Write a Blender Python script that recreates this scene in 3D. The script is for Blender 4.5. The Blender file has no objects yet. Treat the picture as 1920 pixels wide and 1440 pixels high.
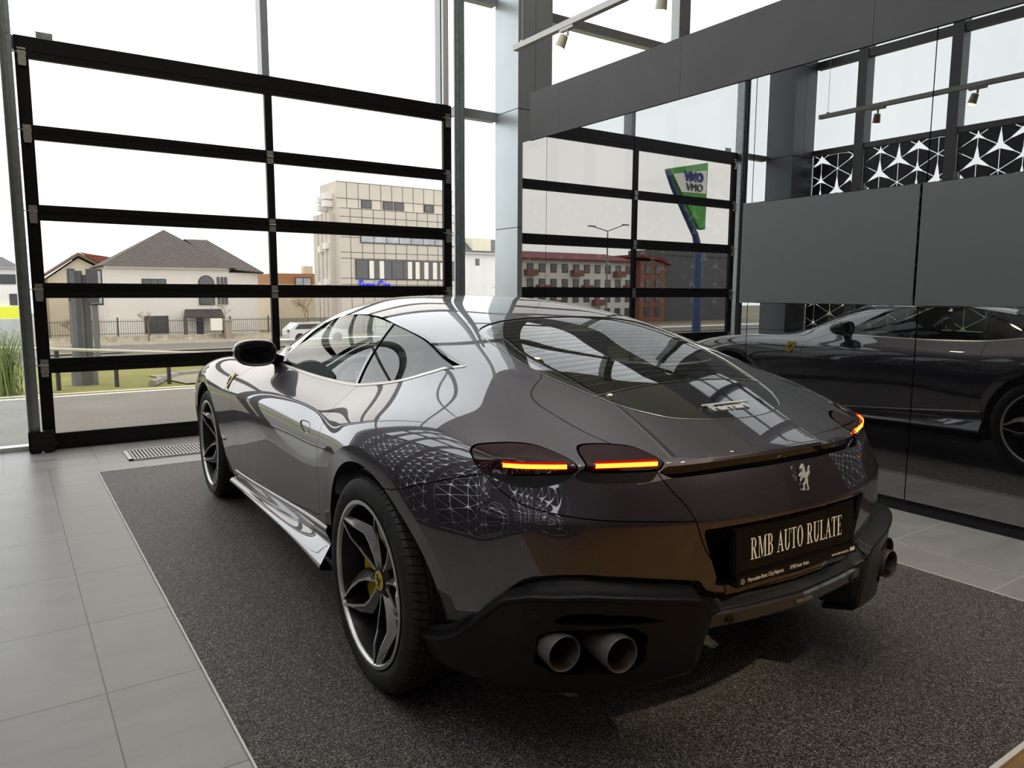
import bpy, bmesh, math, random
import numpy as np
from mathutils import Matrix, Vector
from mathutils.bvhtree import BVHTree
from mathutils.geometry import delaunay_2d_cdt, tessellate_polygon
random.seed(7)
SC = bpy.context.scene
COL = SC.collection
# ---------------------------------------------------------------- camera, world, exposure, large lights
cd = bpy.data.cameras.new('camera'); CAM = bpy.data.objects.new('camera', cd); COL.objects.link(CAM); SC.camera = CAM
cd.sensor_width = 36; cd.lens = 1392.7/1920*36; cd.clip_start = .05; cd.clip_end = 400
R_ = (0.82598222, -0.56367947, 0.00433858); D_ = (-0.06622455, -0.10467912, -0.99229864); F_ = (0.55979253, 0.81933372, -0.12379251)
CAM.matrix_world = Matrix(((R_[0], -D_[0], -F_[0], 0), (R_[1], -D_[1], -F_[1], 0), (R_[2], -D_[2], -F_[2], 1.2876), (0, 0, 0, 1)))
SC.view_settings.view_transform = 'Standard'; SC.view_settings.look = 'None'; SC.view_settings.gamma = 1; SC.view_settings.use_curve_mapping = False
SC.view_settings.exposure = 0.0
w = bpy.data.worlds.new('world'); SC.world = w; w.use_nodes = True
bg = w.node_tree.nodes['Background']
WN = w.node_tree
tc = WN.nodes.new('ShaderNodeTexCoord'); nz = WN.nodes.new('ShaderNodeTexNoise'); nz.inputs['Scale'].default_value = 1.6; nz.inputs['Detail'].default_value = 5
rp = WN.nodes.new('ShaderNodeValToRGB'); rp.color_ramp.elements[0].color = (.86, .90, .93, 1); rp.color_ramp.elements[1].color = (1, 1, 1, 1)
WN.links.new(tc.outputs['Generated'], nz.inputs['Vector']); WN.links.new(nz.outputs['Fac'], rp.inputs['Fac']); WN.links.new(rp.outputs['Color'], bg.inputs['Color'])
bg.inputs['Strength'].default_value = 2.4
def area(name, loc, rot, sx, sy, power, col=(1, 1, 1), spread=math.pi):
    l = bpy.data.lights.new(name, 'AREA'); l.shape = 'RECTANGLE'; l.size = sx; l.size_y = sy; l.energy = power; l.color = col; l.spread = spread
    o = bpy.data.objects.new(name, l); COL.objects.link(o); o.location = loc; o.rotation_euler = rot; return o
def spot(name, loc, target, power, col=(1, .86, .66), ang=50, size=.035, blend=.6):
    l = bpy.data.lights.new(name, 'SPOT'); l.energy = power; l.color = col; l.spot_size = math.radians(ang); l.spot_blend = blend; l.shadow_soft_size = size
    o = bpy.data.objects.new(name, l); COL.objects.link(o); o.location = loc
    o.rotation_euler = (Vector(target)-Vector(loc)).to_track_quat('-Z', 'Y').to_euler(); return o
SC.cycles.use_denoising = True
SC.cycles.max_bounces = 10; SC.cycles.glossy_bounces = 6; SC.cycles.transparent_max_bounces = 16; SC.cycles.transmission_bounces = 6; SC.cycles.diffuse_bounces = 4
SC.cycles.sample_clamp_indirect = 6; SC.cycles.caustics_reflective = False; SC.cycles.caustics_refractive = False

# ---------------------------------------------------------------- materials
def new_mat(name):
    m = bpy.data.materials.new(name); m.use_nodes = True
    return m, m.node_tree, m.node_tree.nodes['Principled BSDF']
def mat(name, col, rough=.5, metal=0., coat=0., noise=0., nscale=8., bump=0., bscale=60., emis=None, estr=0., spec=.5, trans=0., coat_rough=.03, var=None):
    m, nt, b = new_mat(name)
    b.inputs['Base Color'].default_value = (*col, 1); b.inputs['Roughness'].default_value = rough; b.inputs['Metallic'].default_value = metal
    b.inputs['Coat Weight'].default_value = coat; b.inputs['Coat Roughness'].default_value = coat_rough
    b.inputs['Specular IOR Level'].default_value = spec; b.inputs['Transmission Weight'].default_value = trans
    if emis: b.inputs['Emission Color'].default_value = (*emis, 1); b.inputs['Emission Strength'].default_value = estr
    if noise or bump:
        tc = nt.nodes.new('ShaderNodeTexCoord')
        n = nt.nodes.new('ShaderNodeTexNoise'); n.inputs['Scale'].default_value = nscale; n.inputs['Detail'].default_value = 6; nt.links.new(tc.outputs['Object'], n.inputs['Vector'])
        if noise:
            r = nt.nodes.new('ShaderNodeValToRGB')
            r.color_ramp.elements[0].position = .3; r.color_ramp.elements[1].position = .7
            r.color_ramp.elements[0].color = (*[max(0, c*(1-noise)) for c in col], 1); r.color_ramp.elements[1].color = (*[min(1, c*(1+noise)) for c in (var or col)], 1)
            nt.links.new(n.outputs['Fac'], r.inputs['Fac']); nt.links.new(r.outputs['Color'], b.inputs['Base Color'])
        if bump:
            n2 = nt.nodes.new('ShaderNodeTexNoise'); n2.inputs['Scale'].default_value = bscale; n2.inputs['Detail'].default_value = 4; nt.links.new(tc.outputs['Object'], n2.inputs['Vector'])
            bp = nt.nodes.new('ShaderNodeBump'); bp.inputs['Strength'].default_value = bump; bp.inputs['Distance'].default_value = .01
            nt.links.new(n2.outputs['Fac'], bp.inputs['Height']); nt.links.new(bp.outputs['Normal'], b.inputs['Normal'])
    return m
def math_node(nt, op, a, b=None, c=None):
    n = nt.nodes.new('ShaderNodeMath'); n.operation = op
    for i, v in enumerate((a, b, c)):
        if v is None: continue
        if isinstance(v, (int, float)): n.inputs[i].default_value = v
        else: nt.links.new(v, n.inputs[i])
    return n.outputs[0]
def glass_mat(name, tint, refl_ior=1.5, rough=0.0, extra=None):
    """thin pane: clear tinted transmission plus Fresnel reflection"""
    m = bpy.data.materials.new(name); m.use_nodes = True; nt = m.node_tree; nt.nodes.clear()
    o = nt.nodes.new('ShaderNodeOutputMaterial'); t = nt.nodes.new('ShaderNodeBsdfTransparent'); g = nt.nodes.new('ShaderNodeBsdfGlossy')
    t.inputs['Color'].default_value = (*tint, 1); g.inputs['Roughness'].default_value = rough; g.inputs['Color'].default_value = (1, 1, 1, 1)
    f = nt.nodes.new('ShaderNodeFresnel'); ge = nt.nodes.new('ShaderNodeNewGeometry')
    nt.links.new(math_node(nt, 'MULTIPLY_ADD', ge.outputs['Backfacing'], 1/refl_ior-refl_ior, refl_ior), f.inputs['IOR'])   # a thin sheet reflects alike from both faces
    mx = nt.nodes.new('ShaderNodeMixShader'); nt.links.new(f.outputs[0], mx.inputs[0]); nt.links.new(t.outputs[0], mx.inputs[1]); nt.links.new(g.outputs[0], mx.inputs[2])
    nt.links.new(mx.outputs[0], o.inputs[0]); return m
def tile_floor_mat():
    m, nt, b = new_mat('floor_tile')
    geo = nt.nodes.new('ShaderNodeNewGeometry'); sp = nt.nodes.new('ShaderNodeSeparateXYZ'); nt.links.new(geo.outputs['Position'], sp.inputs[0])
    X, Y = sp.outputs[0], sp.outputs[1]
    u = math_node(nt, 'DIVIDE', math_node(nt, 'SUBTRACT', X, .1945), .595); v = math_node(nt, 'DIVIDE', math_node(nt, 'SUBTRACT', Y, 2.586), .603)
    row = math_node(nt, 'FLOOR', v)
    # the row of tiles next to the door is laid half a tile over
    sh = math_node(nt, 'MULTIPLY', math_node(nt, 'GREATER_THAN', row, 5.5), .45); u = math_node(nt, 'ADD', u, sh)
    fu = math_node(nt, 'FRACT', u); fv = math_node(nt, 'FRACT', v)
    du = math_node(nt, 'MINIMUM', fu, math_node(nt, 'SUBTRACT', 1., fu)); dv = math_node(nt, 'MINIMUM', fv, math_node(nt, 'SUBTRACT', 1., fv))
    dm = math_node(nt, 'MINIMUM', du, dv); g = math_node(nt, 'LESS_THAN', dm, .0034)
    cu = nt.nodes.new('ShaderNodeCombineXYZ'); nt.links.new(math_node(nt, 'FLOOR', u), cu.inputs[0]); nt.links.new(row, cu.inputs[1])
    wn = nt.nodes.new('ShaderNodeTexWhiteNoise'); nt.links.new(cu.outputs[0], wn.inputs['Vector'])
    off = nt.nodes.new('ShaderNodeVectorMath'); off.operation = 'SCALE'; off.inputs['Scale'].default_value = 9.; nt.links.new(wn.outputs['Color'], off.inputs[0])
    ad = nt.nodes.new('ShaderNodeVectorMath'); nt.links.new(geo.outputs['Position'], ad.inputs[0]); nt.links.new(off.outputs[0], ad.inputs[1])
    mp = nt.nodes.new('ShaderNodeMapping'); mp.inputs['Scale'].default_value = (1, 2.6, 1); mp.inputs['Rotation'].default_value = (0, 0, .25); nt.links.new(ad.outputs[0], mp.inputs[0])
    n = nt.nodes.new('ShaderNodeTexNoise'); n.inputs['Scale'].default_value = 2.2; n.inputs['Detail'].default_value = 9; n.inputs['Roughness'].default_value = .62; n.inputs['Distortion'].default_value = .7
    nt.links.new(mp.outputs[0], n.inputs['Vector'])
    r = nt.nodes.new('ShaderNodeValToRGB'); r.color_ramp.elements[0].position = .25; r.color_ramp.elements[1].position = .75
    r.color_ramp.elements[0].color = (.30, .29, .272, 1); r.color_ramp.elements[1].color = (.44, .425, .40, 1); nt.links.new(n.outputs['Fac'], r.inputs['Fac'])
    # joint colour: grey joints; by the dark wall caught light is painted in pale
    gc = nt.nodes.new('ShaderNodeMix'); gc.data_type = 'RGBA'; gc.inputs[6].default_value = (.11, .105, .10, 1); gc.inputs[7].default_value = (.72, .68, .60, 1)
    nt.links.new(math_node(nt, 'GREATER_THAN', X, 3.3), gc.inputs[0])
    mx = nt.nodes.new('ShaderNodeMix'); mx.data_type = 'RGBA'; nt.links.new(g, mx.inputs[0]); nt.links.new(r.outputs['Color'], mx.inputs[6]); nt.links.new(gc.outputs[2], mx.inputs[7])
    nt.links.new(mx.outputs[2], b.inputs['Base Color'])
    rr = math_node(nt, 'MULTIPLY_ADD', n.outputs['Fac'], .25, .24); nt.links.new(rr, b.inputs['Roughness'])
    bp = nt.nodes.new('ShaderNodeBump'); bp.inputs['Strength'].default_value = .25; bp.inputs['Distance'].default_value = .004
    nt.links.new(math_node(nt, 'SUBTRACT', n.outputs['Fac'], g), bp.inputs['Height']); nt.links.new(bp.outputs[0], b.inputs['Normal'])
    return m
def granule_mat():
    m, nt, b = new_mat('stone_granules')
    geo = nt.nodes.new('ShaderNodeNewGeometry')
    v = nt.nodes.new('ShaderNodeTexVoronoi'); v.inputs['Scale'].default_value = 310; nt.links.new(geo.outputs['Position'], v.inputs['Vector'])
    r = nt.nodes.new('ShaderNodeValToRGB'); e = r.color_ramp.elements
    e[0].position = 0; e[0].color = (.012, .011, .011, 1); e[1].position = 1; e[1].color = (.62, .60, .56, 1)
    for p, c in ((.40, (.048, .042, .036)), (.66, (.155, .138, .118)), (.89, (.31, .285, .245))): q = e.new(p); q.color = (*c, 1)
    sp = nt.nodes.new('ShaderNodeSeparateColor'); nt.links.new(v.outputs['Color'], sp.inputs[0]); nt.links.new(sp.outputs[0], r.inputs['Fac']); nt.links.new(r.outputs['Color'], b.inputs['Base Color'])
    b.inputs['Roughness'].default_value = .42; b.inputs['Specular IOR Level'].default_value = .5
    bp = nt.nodes.new('ShaderNodeBump'); bp.inputs['Strength'].default_value = .9; bp.inputs['Distance'].default_value = .004; bp.invert = True
    nt.links.new(v.outputs['Distance'], bp.inputs['Height']); nt.links.new(bp.outputs[0], b.inputs['Normal'])
    return m
def paint_mat(name='graphite_metallic_paint', base=(.066, .058, .073)):
    m, nt, b = new_mat(name)
    geo = nt.nodes.new('ShaderNodeTexCoord')
    v = nt.nodes.new('ShaderNodeTexVoronoi'); v.inputs['Scale'].default_value = 900; nt.links.new(geo.outputs['Object'], v.inputs['Vector'])
    r = nt.nodes.new('ShaderNodeMix'); r.data_type = 'RGBA'; r.inputs[6].default_value = (*[c*.8 for c in base], 1); r.inputs[7].default_value = (*[c*1.25 for c in base], 1)
    sp = nt.nodes.new('ShaderNodeSeparateColor'); nt.links.new(v.outputs['Color'], sp.inputs[0]); nt.links.new(sp.outputs[0], r.inputs[0]); nt.links.new(r.outputs[2], b.inputs['Base Color'])
    b.inputs['Metallic'].default_value = .8; b.inputs['Roughness'].default_value = .40
    b.inputs['Coat Weight'].default_value = 1.; b.inputs['Coat Roughness'].default_value = .012; b.inputs['Coat IOR'].default_value = 2.15
    return m
def roof_tile_mat(name, c1, c2, sx=3.2, sy=2.6):
    m, nt, b = new_mat(name)
    tc = nt.nodes.new('ShaderNodeTexCoord'); br = nt.nodes.new('ShaderNodeTexBrick'); br.offset = 0.5
    mp = nt.nodes.new('ShaderNodeMapping'); mp.inputs['Scale'].default_value = (sx, sy, 1); nt.links.new(tc.outputs['UV'], mp.inputs[0]); nt.links.new(mp.outputs[0], br.inputs['Vector'])
    br.inputs['Color1'].default_value = (*c1, 1); br.inputs['Color2'].default_value = (*c2, 1); br.inputs['Mortar'].default_value = (*[c*.35 for c in c1], 1)
    br.inputs['Mortar Size'].default_value = .045; br.inputs['Brick Width'].default_value = .5; br.inputs['Row Height'].default_value = .35; br.inputs['Scale'].default_value = 1
    nt.links.new(br.outputs['Color'], b.inputs['Base Color']); b.inputs['Roughness'].default_value = .8; return m
def ground_mat(name, c, amt=.25, scale=3., fine=40.):
    m, nt, b = new_mat(name)
    geo = nt.nodes.new('ShaderNodeNewGeometry')
    n = nt.nodes.new('ShaderNodeTexNoise'); n.inputs['Scale'].default_value = scale; n.inputs['Detail'].default_value = 8; nt.links.new(geo.outputs['Position'], n.inputs['Vector'])
    n2 = nt.nodes.new('ShaderNodeTexNoise'); n2.inputs['Scale'].default_value = fine; n2.inputs['Detail'].default_value = 3; nt.links.new(geo.outputs['Position'], n2.inputs['Vector'])
    s = math_node(nt, 'ADD', math_node(nt, 'MULTIPLY', n.outputs['Fac'], .5), math_node(nt, 'MULTIPLY', n2.outputs['Fac'], .5))
    r = nt.nodes.new('ShaderNodeValToRGB'); r.color_ramp.elements[0].position = .35; r.color_ramp.elements[1].position = .65
    r.color_ramp.elements[0].color = (*[q*(1-amt) for q in c], 1); r.color_ramp.elements[1].color = (*[q*(1+amt) for q in c], 1)
    nt.links.new(s, r.inputs['Fac']); nt.links.new(r.outputs['Color'], b.inputs['Base Color']); b.inputs['Roughness'].default_value = .9; return m
M = {}
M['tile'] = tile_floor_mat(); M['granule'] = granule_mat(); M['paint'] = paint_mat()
M['wood'] = mat('oak_floor', (.30, .165, .05), .35, noise=.2, nscale=5)
M['black_metal'] = mat('black_anodised_aluminium', (.010, .009, .008), .42, .0, noise=.2, nscale=3, spec=.22)
M['seal'] = mat('grey_rubber_seal', (.16, .155, .15), .6)
M['galv'] = mat('galvanised_steel', (.36, .40, .39), .38, .75, noise=.15, nscale=20)
M['hinge'] = mat('zinc_hinge', (.55, .52, .46), .35, .8, noise=.2, nscale=60)
M['alu'] = mat('grey_window_frame', (.36, .38, .375), .4, .3)
M['frame_dark'] = mat('dark_grey_window_frame', (.10, .10, .10), .42, .2)
M['clad_grey'] = mat('silver_cladding', (.50, .54, .55), .34, .45, noise=.04, nscale=2, bump=.03, bscale=9)
M['clad_shaded'] = mat('shaded_cladding', (.13, .14, .145), .42, .3, noise=.05, nscale=2)  # left column: the shade on its unlit faces is put into the colour
M['badge'] = mat('satin_chrome', (.85, .85, .84), .28, .45)
M['belt'] = mat('satin_aluminium', (.55, .53, .50), .25, .9)
M['clad_dark'] = mat('taupe_cladding', (.13, .11, .085), .5, .1, noise=.08, nscale=2)
M['groove'] = mat('dark_groove', (.01, .01, .01), .7)
M['fascia'] = mat('dark_grey_board', (.062, .060, .059), .55, 0, noise=.12, nscale=2.5, bump=.05, bscale=30)
def mirror_mat():
    m = bpy.data.materials.new('black_mirror_glass'); m.use_nodes = True; nt = m.node_tree; nt.nodes.clear()
    o = nt.nodes.new('ShaderNodeOutputMaterial'); g = nt.nodes.new('ShaderNodeBsdfGlossy'); d = nt.nodes.new('ShaderNodeBsdfDiffuse'); a = nt.nodes.new('ShaderNodeAddShader')
    tc = nt.nodes.new('ShaderNodeTexCoord'); n = nt.nodes.new('ShaderNodeTexNoise'); n.inputs['Scale'].default_value = .9; n.inputs['Detail'].default_value = 3; nt.links.new(tc.outputs['Object'], n.inputs['Vector'])
    r = nt.nodes.new('ShaderNodeValToRGB'); r.color_ramp.elements[0].color = (.335, .345, .345, 1); r.color_ramp.elements[1].color = (.40, .405, .40, 1); nt.links.new(n.outputs['Fac'], r.inputs['Fac'])
    nt.links.new(r.outputs['Color'], g.inputs['Color']); g.inputs['Roughness'].default_value = 0.0; d.inputs['Color'].default_value = (.004, .004, .0045, 1)
    nt.links.new(g.outputs[0], a.inputs[0]); nt.links.new(d.outputs[0], a.inputs[1]); nt.links.new(a.outputs[0], o.inputs[0]); return m
M['mirror'] = mirror_mat()
M['display'] = mat('matte_screen', (.115, .125, .125), .42, 0, spec=.6)
M['white_metal'] = mat('white_powder_coat', (.80, .79, .74), .4)
M['lamp_body'] = mat('cream_lamp_housing', (.78, .72, .55), .4)
M['lamp_glow'] = mat('warm_lamp_glow', (1, .9, .7), .4, emis=(1, .80, .50), estr=14)
M['glass'] = glass_mat('window_glass', (.96, .98, .98), 1.35)
M['door_glass'] = glass_mat('door_panel_glazing', (.80, .755, .70), 1.45)
M['lattice'] = mat('black_lattice_panel', (.010, .010, .011), .45)
M['white_film'] = mat('white_trim_strip', (.9, .88, .82), .4)
M['plaster'] = mat('warm_grey_wall', (.13, .11, .09), .8, noise=.06, nscale=1.5)
M['ceiling'] = mat('pale_ceiling', (.80, .79, .78), .85, noise=.05, nscale=1)
M['chrome'] = mat('chrome', (.86, .86, .85), .08, 1.)
M['blackgloss'] = mat('gloss_black', (.006, .006, .007), .05, 0, coat=1., spec=.6)
M['satin'] = mat('satin_black_plastic', (.010, .010, .011), .36, noise=.1, nscale=20, spec=.35)
M['rubber'] = mat('tyre_rubber', (.020, .019, .018), .62, noise=.25, nscale=14, bump=.06, bscale=120)
M['tread'] = mat('tread_rubber', (.026, .023, .021), .55, noise=.4, nscale=40)
M['rim_bright'] = mat('diamond_cut_alloy', (.80, .80, .78), .36, 1., noise=.06, nscale=30)
M['rim_grey'] = mat('grey_alloy', (.42, .40, .38), .24, .9, noise=.05, nscale=6)
M['rim_dark'] = mat('graphite_alloy', (.045, .043, .042), .34, .6)
M['disc'] = mat('carbon_brake_disc', (.055, .052, .050), .42, .5, noise=.3, nscale=40)
M['yellow'] = mat('yellow_enamel', (.83, .55, .03), .3, coat=.6)
M['lens'] = mat('dark_red_lens', (.022, .001, .0015), .04, 0, spec=.45)
M['lensred'] = mat('red_lens_glow', (.35, .004, .004), .15, emis=(1., .02, .008), estr=.22)
M['bar'] = mat('light_bar', (1, .2, .05), .4, emis=(1, .17, .015), estr=5.5)
M['carglass'] = glass_mat('clear_car_glass', (.80, .88, .84), 1.5)
M['cargreen'] = glass_mat('tinted_car_glass', (.16, .165, .14), 1.6)
M['interior'] = mat('black_leather', (.012, .012, .012), .5)
M['cover'] = mat('white_seat_cover', (.82, .86, .84), .5, noise=.06, nscale=6, emis=None)
M['pipe'] = mat('brushed_exhaust_tip', (.15, .14, .13), .5, .35, noise=.15, nscale=40)
M['pipe_in'] = mat('bronze_exhaust_inner', (.30, .17, .09), .45, .8)
M['plate'] = mat('black_plate', (.008, .007, .006), .35, spec=.2)
M['letter'] = mat('cream_lettering', (1., .93, .76), .45, emis=None)
M['white'] = mat('white_paint', (.85, .85, .83), .5)

# ---------------------------------------------------------------- helpers
def tag(o, label=None, cat=None, group=None, kind=None):
    if label: o['label'] = label
    if cat: o['category'] = cat
    if group: o['group'] = group
    if kind: o['kind'] = kind
    return o
def empty(name, loc=(0, 0, 0), rz=0., label=None, cat=None, group=None, kind=None):
    o = bpy.data.objects.new(name, None); COL.objects.link(o); o.location = loc; o.rotation_euler = (0, 0, rz); o.empty_display_size = .1
    return tag(o, label, cat, group, kind)
class MB:
    def __init__(s): s.v = []; s.f = []; s.mi = []
    def poly(s, pts, mi=0):
        i = len(s.v); s.v += [tuple(p) for p in pts]; s.f.append(tuple(range(i, i+len(pts)))); s.mi.append(mi); return s
    def box(s, a, b, mi=0):
        x0, y0, z0 = [min(a[i], b[i]) for i in range(3)]; x1, y1, z1 = [max(a[i], b[i]) for i in range(3)]
        i = len(s.v); s.v += [(x0, y0, z0), (x1, y0, z0), (x1, y1, z0), (x0, y1, z0), (x0, y0, z1), (x1, y0, z1), (x1, y1, z1), (x0, y1, z1)]
        for f in ((0, 3, 2, 1), (4, 5, 6, 7), (0, 1, 5, 4), (1, 2, 6, 5), (2, 3, 7, 6), (3, 0, 4, 7)): s.f.append(tuple(i+k for k in f)); s.mi.append(mi)
        return s
    def bar(s, p, q, r=.01, n=8, r2=None, mi=0, cap=True):
        p = Vector(p); q = Vector(q); d = (q-p); 
        if d.length < 1e-6: return s
        d.normalize(); a = d.orthogonal().normalized(); b = d.cross(a); r2 = r if r2 is None else r2; i = len(s.v)
        for c, rr in ((p, r), (q, r2)):
            for k in range(n): t = 2*math.pi*k/n; s.v.append(tuple(c+a*math.cos(t)*rr+b*math.sin(t)*rr))
        for k in range(n): s.f.append((i+k, i+(k+1) % n, i+n+(k+1) % n, i+n+k)); s.mi.append(mi)
        if cap: s.f.append(tuple(i+k for k in range(n))[::-1]); s.f.append(tuple(i+n+k for k in range(n))); s.mi += [mi, mi]
        return s
    def tube(s, pts, r=.01, n=8, mi=0, rs=None):
        P = [Vector(p) for p in pts]; i = len(s.v); up = None
        for j, c in enumerate(P):
            d = (P[min(j+1, len(P)-1)]-P[max(j-1, 0)]).normalized()
            a = d.orthogonal().normalized() if up is None else (up-d*up.dot(d)).normalized(); up = a; b = d.cross(a); rr = rs[j] if rs else r
            for k in range(n): t = 2*math.pi*k/n; s.v.append(tuple(c+a*math.cos(t)*rr+b*math.sin(t)*rr))
        for j in range(len(P)-1):
            for k in range(n): s.f.append((i+j*n+k, i+j*n+(k+1) % n, i+(j+1)*n+(k+1) % n, i+(j+1)*n+k)); s.mi.append(mi)
        s.f.append(tuple(i+k for k in range(n))[::-1]); s.f.append(tuple(i+(len(P)-1)*n+k for k in range(n))); s.mi += [mi, mi]
        return s
    def prism(s, pts, depth, axis=(0, 1, 0), mi=0):
        """closed 3D polygon pushed along axis*depth"""
        a = Vector(axis)*depth; n = len(pts); i = len(s.v); s.v += [tuple(p) for p in pts]+[tuple(Vector(p)+a) for p in pts]
        s.f.append(tuple(i+k for k in range(n))); s.f.append(tuple(i+n+k for k in range(n))[::-1]); s.mi += [mi, mi]
        for k in range(n): s.f.append((i+(k+1) % n, i+k, i+n+k, i+n+(k+1) % n)); s.mi.append(mi)
        return s
    def lathe(s, prof, n=64, axis='x', rot=0., mi=0, flip=False, closed=False):
        """prof: list of (u along axis, r)"""
        i = len(s.v); m = len(prof)
        for k in range(n):
            t = 2*math.pi*k/n+rot
            for u, r in prof:
                s.v.append((u, r*math.cos(t), r*math.sin(t)) if axis == 'x' else ((r*math.cos(t), u, r*math.sin(t)) if axis == 'y' else (r*math.cos(t), r*math.sin(t), u)))
        for k in range(n):
            for j in range(m if closed else m-1):
                a, b = i+k*m+j, i+k*m+(j+1) % m; c, d = i+((k+1) % n)*m+(j+1) % m, i+((k+1) % n)*m+j
                s.f.append((a, b, c, d) if not flip else (d, c, b, a)); s.mi.append(mi)
        return s
    def xf(s, Mx, start=0):
        s.v = s.v[:start]+[tuple(Mx @ Vector(v)) for v in s.v[start:]]; return s
    def build(s, name, mats, parent=None, smooth=None, **kw):
        me = bpy.data.meshes.new(name); me.from_pydata(s.v, [], s.f)
        for m in (mats if isinstance(mats, (list, tuple)) else [mats]): me.materials.append(m)
        me.polygons.foreach_set('material_index', s.mi); me.update()
        if smooth is not None:
            me.polygons.foreach_set('use_smooth', [True]*len(me.polygons)); me.set_sharp_from_angle(angle=math.radians(smooth))
        o = bpy.data.objects.new(name, me); COL.objects.link(o)
        if parent is not None: o.parent = parent
        return tag(o, **kw)
def copy_tree(o, parent=None):
    c = o.copy(); COL.objects.link(c)
    if parent is not None: c.parent = parent
    for ch in [x for x in CHILDREN.get(o.name, [])]: pass
    for ch in list(o.children): copy_tree(ch, c)
    return c
CHILDREN = {}
def clean_mesh(me, dist=.0005):
    b = bmesh.new(); b.from_mesh(me); bmesh.ops.remove_doubles(b, verts=b.verts, dist=dist); bmesh.ops.recalc_face_normals(b, faces=b.faces); b.to_mesh(me); b.free()
def text_obj(name, body, size, M4, material, parent=None, extrude=.001, sx=1., align='CENTER', bold=0., kw=None):
    c = bpy.data.curves.new(name, 'FONT'); c.body = body; c.size = size; c.extrude = extrude; c.align_x = align; c.align_y = 'BOTTOM_BASELINE'; c.offset = bold; c.resolution_u = 3
    t = bpy.data.objects.new(name, c); COL.objects.link(t); bpy.context.view_layer.update()
    me = bpy.data.meshes.new_from_object(t.evaluated_get(bpy.context.evaluated_depsgraph_get())); bpy.data.objects.remove(t)
    me.name = name; me.transform(M4 @ Matrix.Diagonal((sx, 1, 1, 1))); me.materials.clear(); me.materials.append(material)
    o = bpy.data.objects.new(name, me); COL.objects.link(o)
    if parent is not None: o.parent = parent
    return tag(o, **(kw or {}))
def frame(o, x, y):
    """matrix with text plane axes x (reading), y (up) at origin o"""
    x = Vector(x).normalized(); z = x.cross(Vector(y)).normalized(); y = z.cross(x)
    return Matrix(((x.x, y.x, z.x, o[0]), (x.y, y.y, z.y, o[1]), (x.z, y.z, z.z, o[2]), (0, 0, 0, 1)))
# ================================================================ THE ROOM
XL, XW, YD, YG, ZC = -1.04, 4.35, 6.953, 7.08, 7.6
ms_end = 5.92-1.197*6-.065
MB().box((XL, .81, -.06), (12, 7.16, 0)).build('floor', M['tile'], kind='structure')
MB().box((XL, -8, -.06), (12, .81, .0)).build('floor_oak', M['wood'], kind='structure')
MB().box((XL-.1, -8.1, ZC), (12.1, 7.2, ZC+.1)).build('ceiling', M['ceiling'], kind='structure')
MB().box((XL-.1, -8.15, 0), (12.1, -8, ZC)).build('wall_back', M['plaster'], kind='structure')
MB().box((XL-.1, -8, 0), (XL+.05, ms_end, ZC)).build('wall_left', M['plaster'], kind='structure')
MB().box((12, -8, 0), (12.1, 7.2, ZC)).build('wall_right', M['plaster'], kind='structure')
MB().box((XL-.1, YG-.05, -.05), (.16, YG+.06, .035)).box((4.05, YG-.05, -.05), (12, YG+.06, .035)).build('trim_1', M['white_metal'], kind='structure')
# stone granule display mat with its pale edge strip
mt = empty('display_mat', (0, 0, 0), label='dark stone-granule mat laid in the tiled floor under the car', cat='mat')
MB().box((.487, .815, .0), (3.455, 5.877, .006)).build('granules', M['granule'], mt)
e = MB()
for a, b in (((.481, .81), (.487, 5.883)), ((3.455, .81), (3.461, 5.883)), ((.487, 5.877), (3.455, 5.883)), ((.487, .80), (4.34, .815))): e.box((*a, 0), (*b, .008))
e.build('edge_strip', M['white_film'], mt)
# floor grate
g = empty('floor_grate', (.715, 6.18, 0), label='pale slatted convector grate let into the tiles before the door', cat='grate')
b = MB(); b.box((0, 0, .001), (2.9, .012, .012)).box((0, .37, .001), (2.9, .382, .012)).box((0, 0, .001), (.03, .382, .012)).box((2.87, 0, .001), (2.9, .382, .012)); b.build('frame', M['white_metal'], g)
b = MB()
for k in range(114): x = .04+k*.025; b.box((x, .012, .001), (x+.011, .37, .010))
b.build('slats', M['white_metal'], g)
MB().box((.0, 0, .0005), (2.9, .38, .0015)).build('shaft', M['groove'], g)
# ---- black mirror partition
pt = empty('wall_partition', (XW, 0, 0), kind='structure')
js = [6.2, 5.8, 4.61, 3.42, 2.23, 1.04, -.15, -1.34]
for k in range(len(js)-1): MB().box((0, js[k+1]+.003, .07), (.02, js[k]-.003, 2.745)).build('mirror_panel', M['mirror'], pt)
MB().box((.02, -1.34, .0), (.30, 6.19, 2.74)).build('core', M['groove'], pt)
MB().box((-.004, -1.34, .0), (.02, 6.19, .045)).build('plinth', M['satin'], pt)
f = MB(); fj = [6.06, 5.61, 4.12, 2.60, 1.08, -.44, -1.34]
for k in range(len(fj)-1): f.box((-.012, fj[k+1]+.001, 2.74), (.42, fj[k]-.001, 3.185))
f.build('fascia', M['fascia'], pt)
# ---- display screens
dsp = None
for k, (y0, y1) in enumerate(((2.236, 3.452), (1.012, 2.228))):
    d = empty('display_screen', (XW-.05, y0, 1.215), label=('blank grey display screen on the mirror wall, the one nearer the door', 'blank grey display screen on the mirror wall, cut off by the right edge')[k], cat='screen', group='wide grey screens on the mirror wall')
    MB().box((0, 0, 0), (.045, y1-y0, .685)).build('casing', M['blackgloss'], d)
    MB().box((-.002, .004, .004), (0, y1-y0-.004, .681)).build('screen', M['display'], d)
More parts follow.
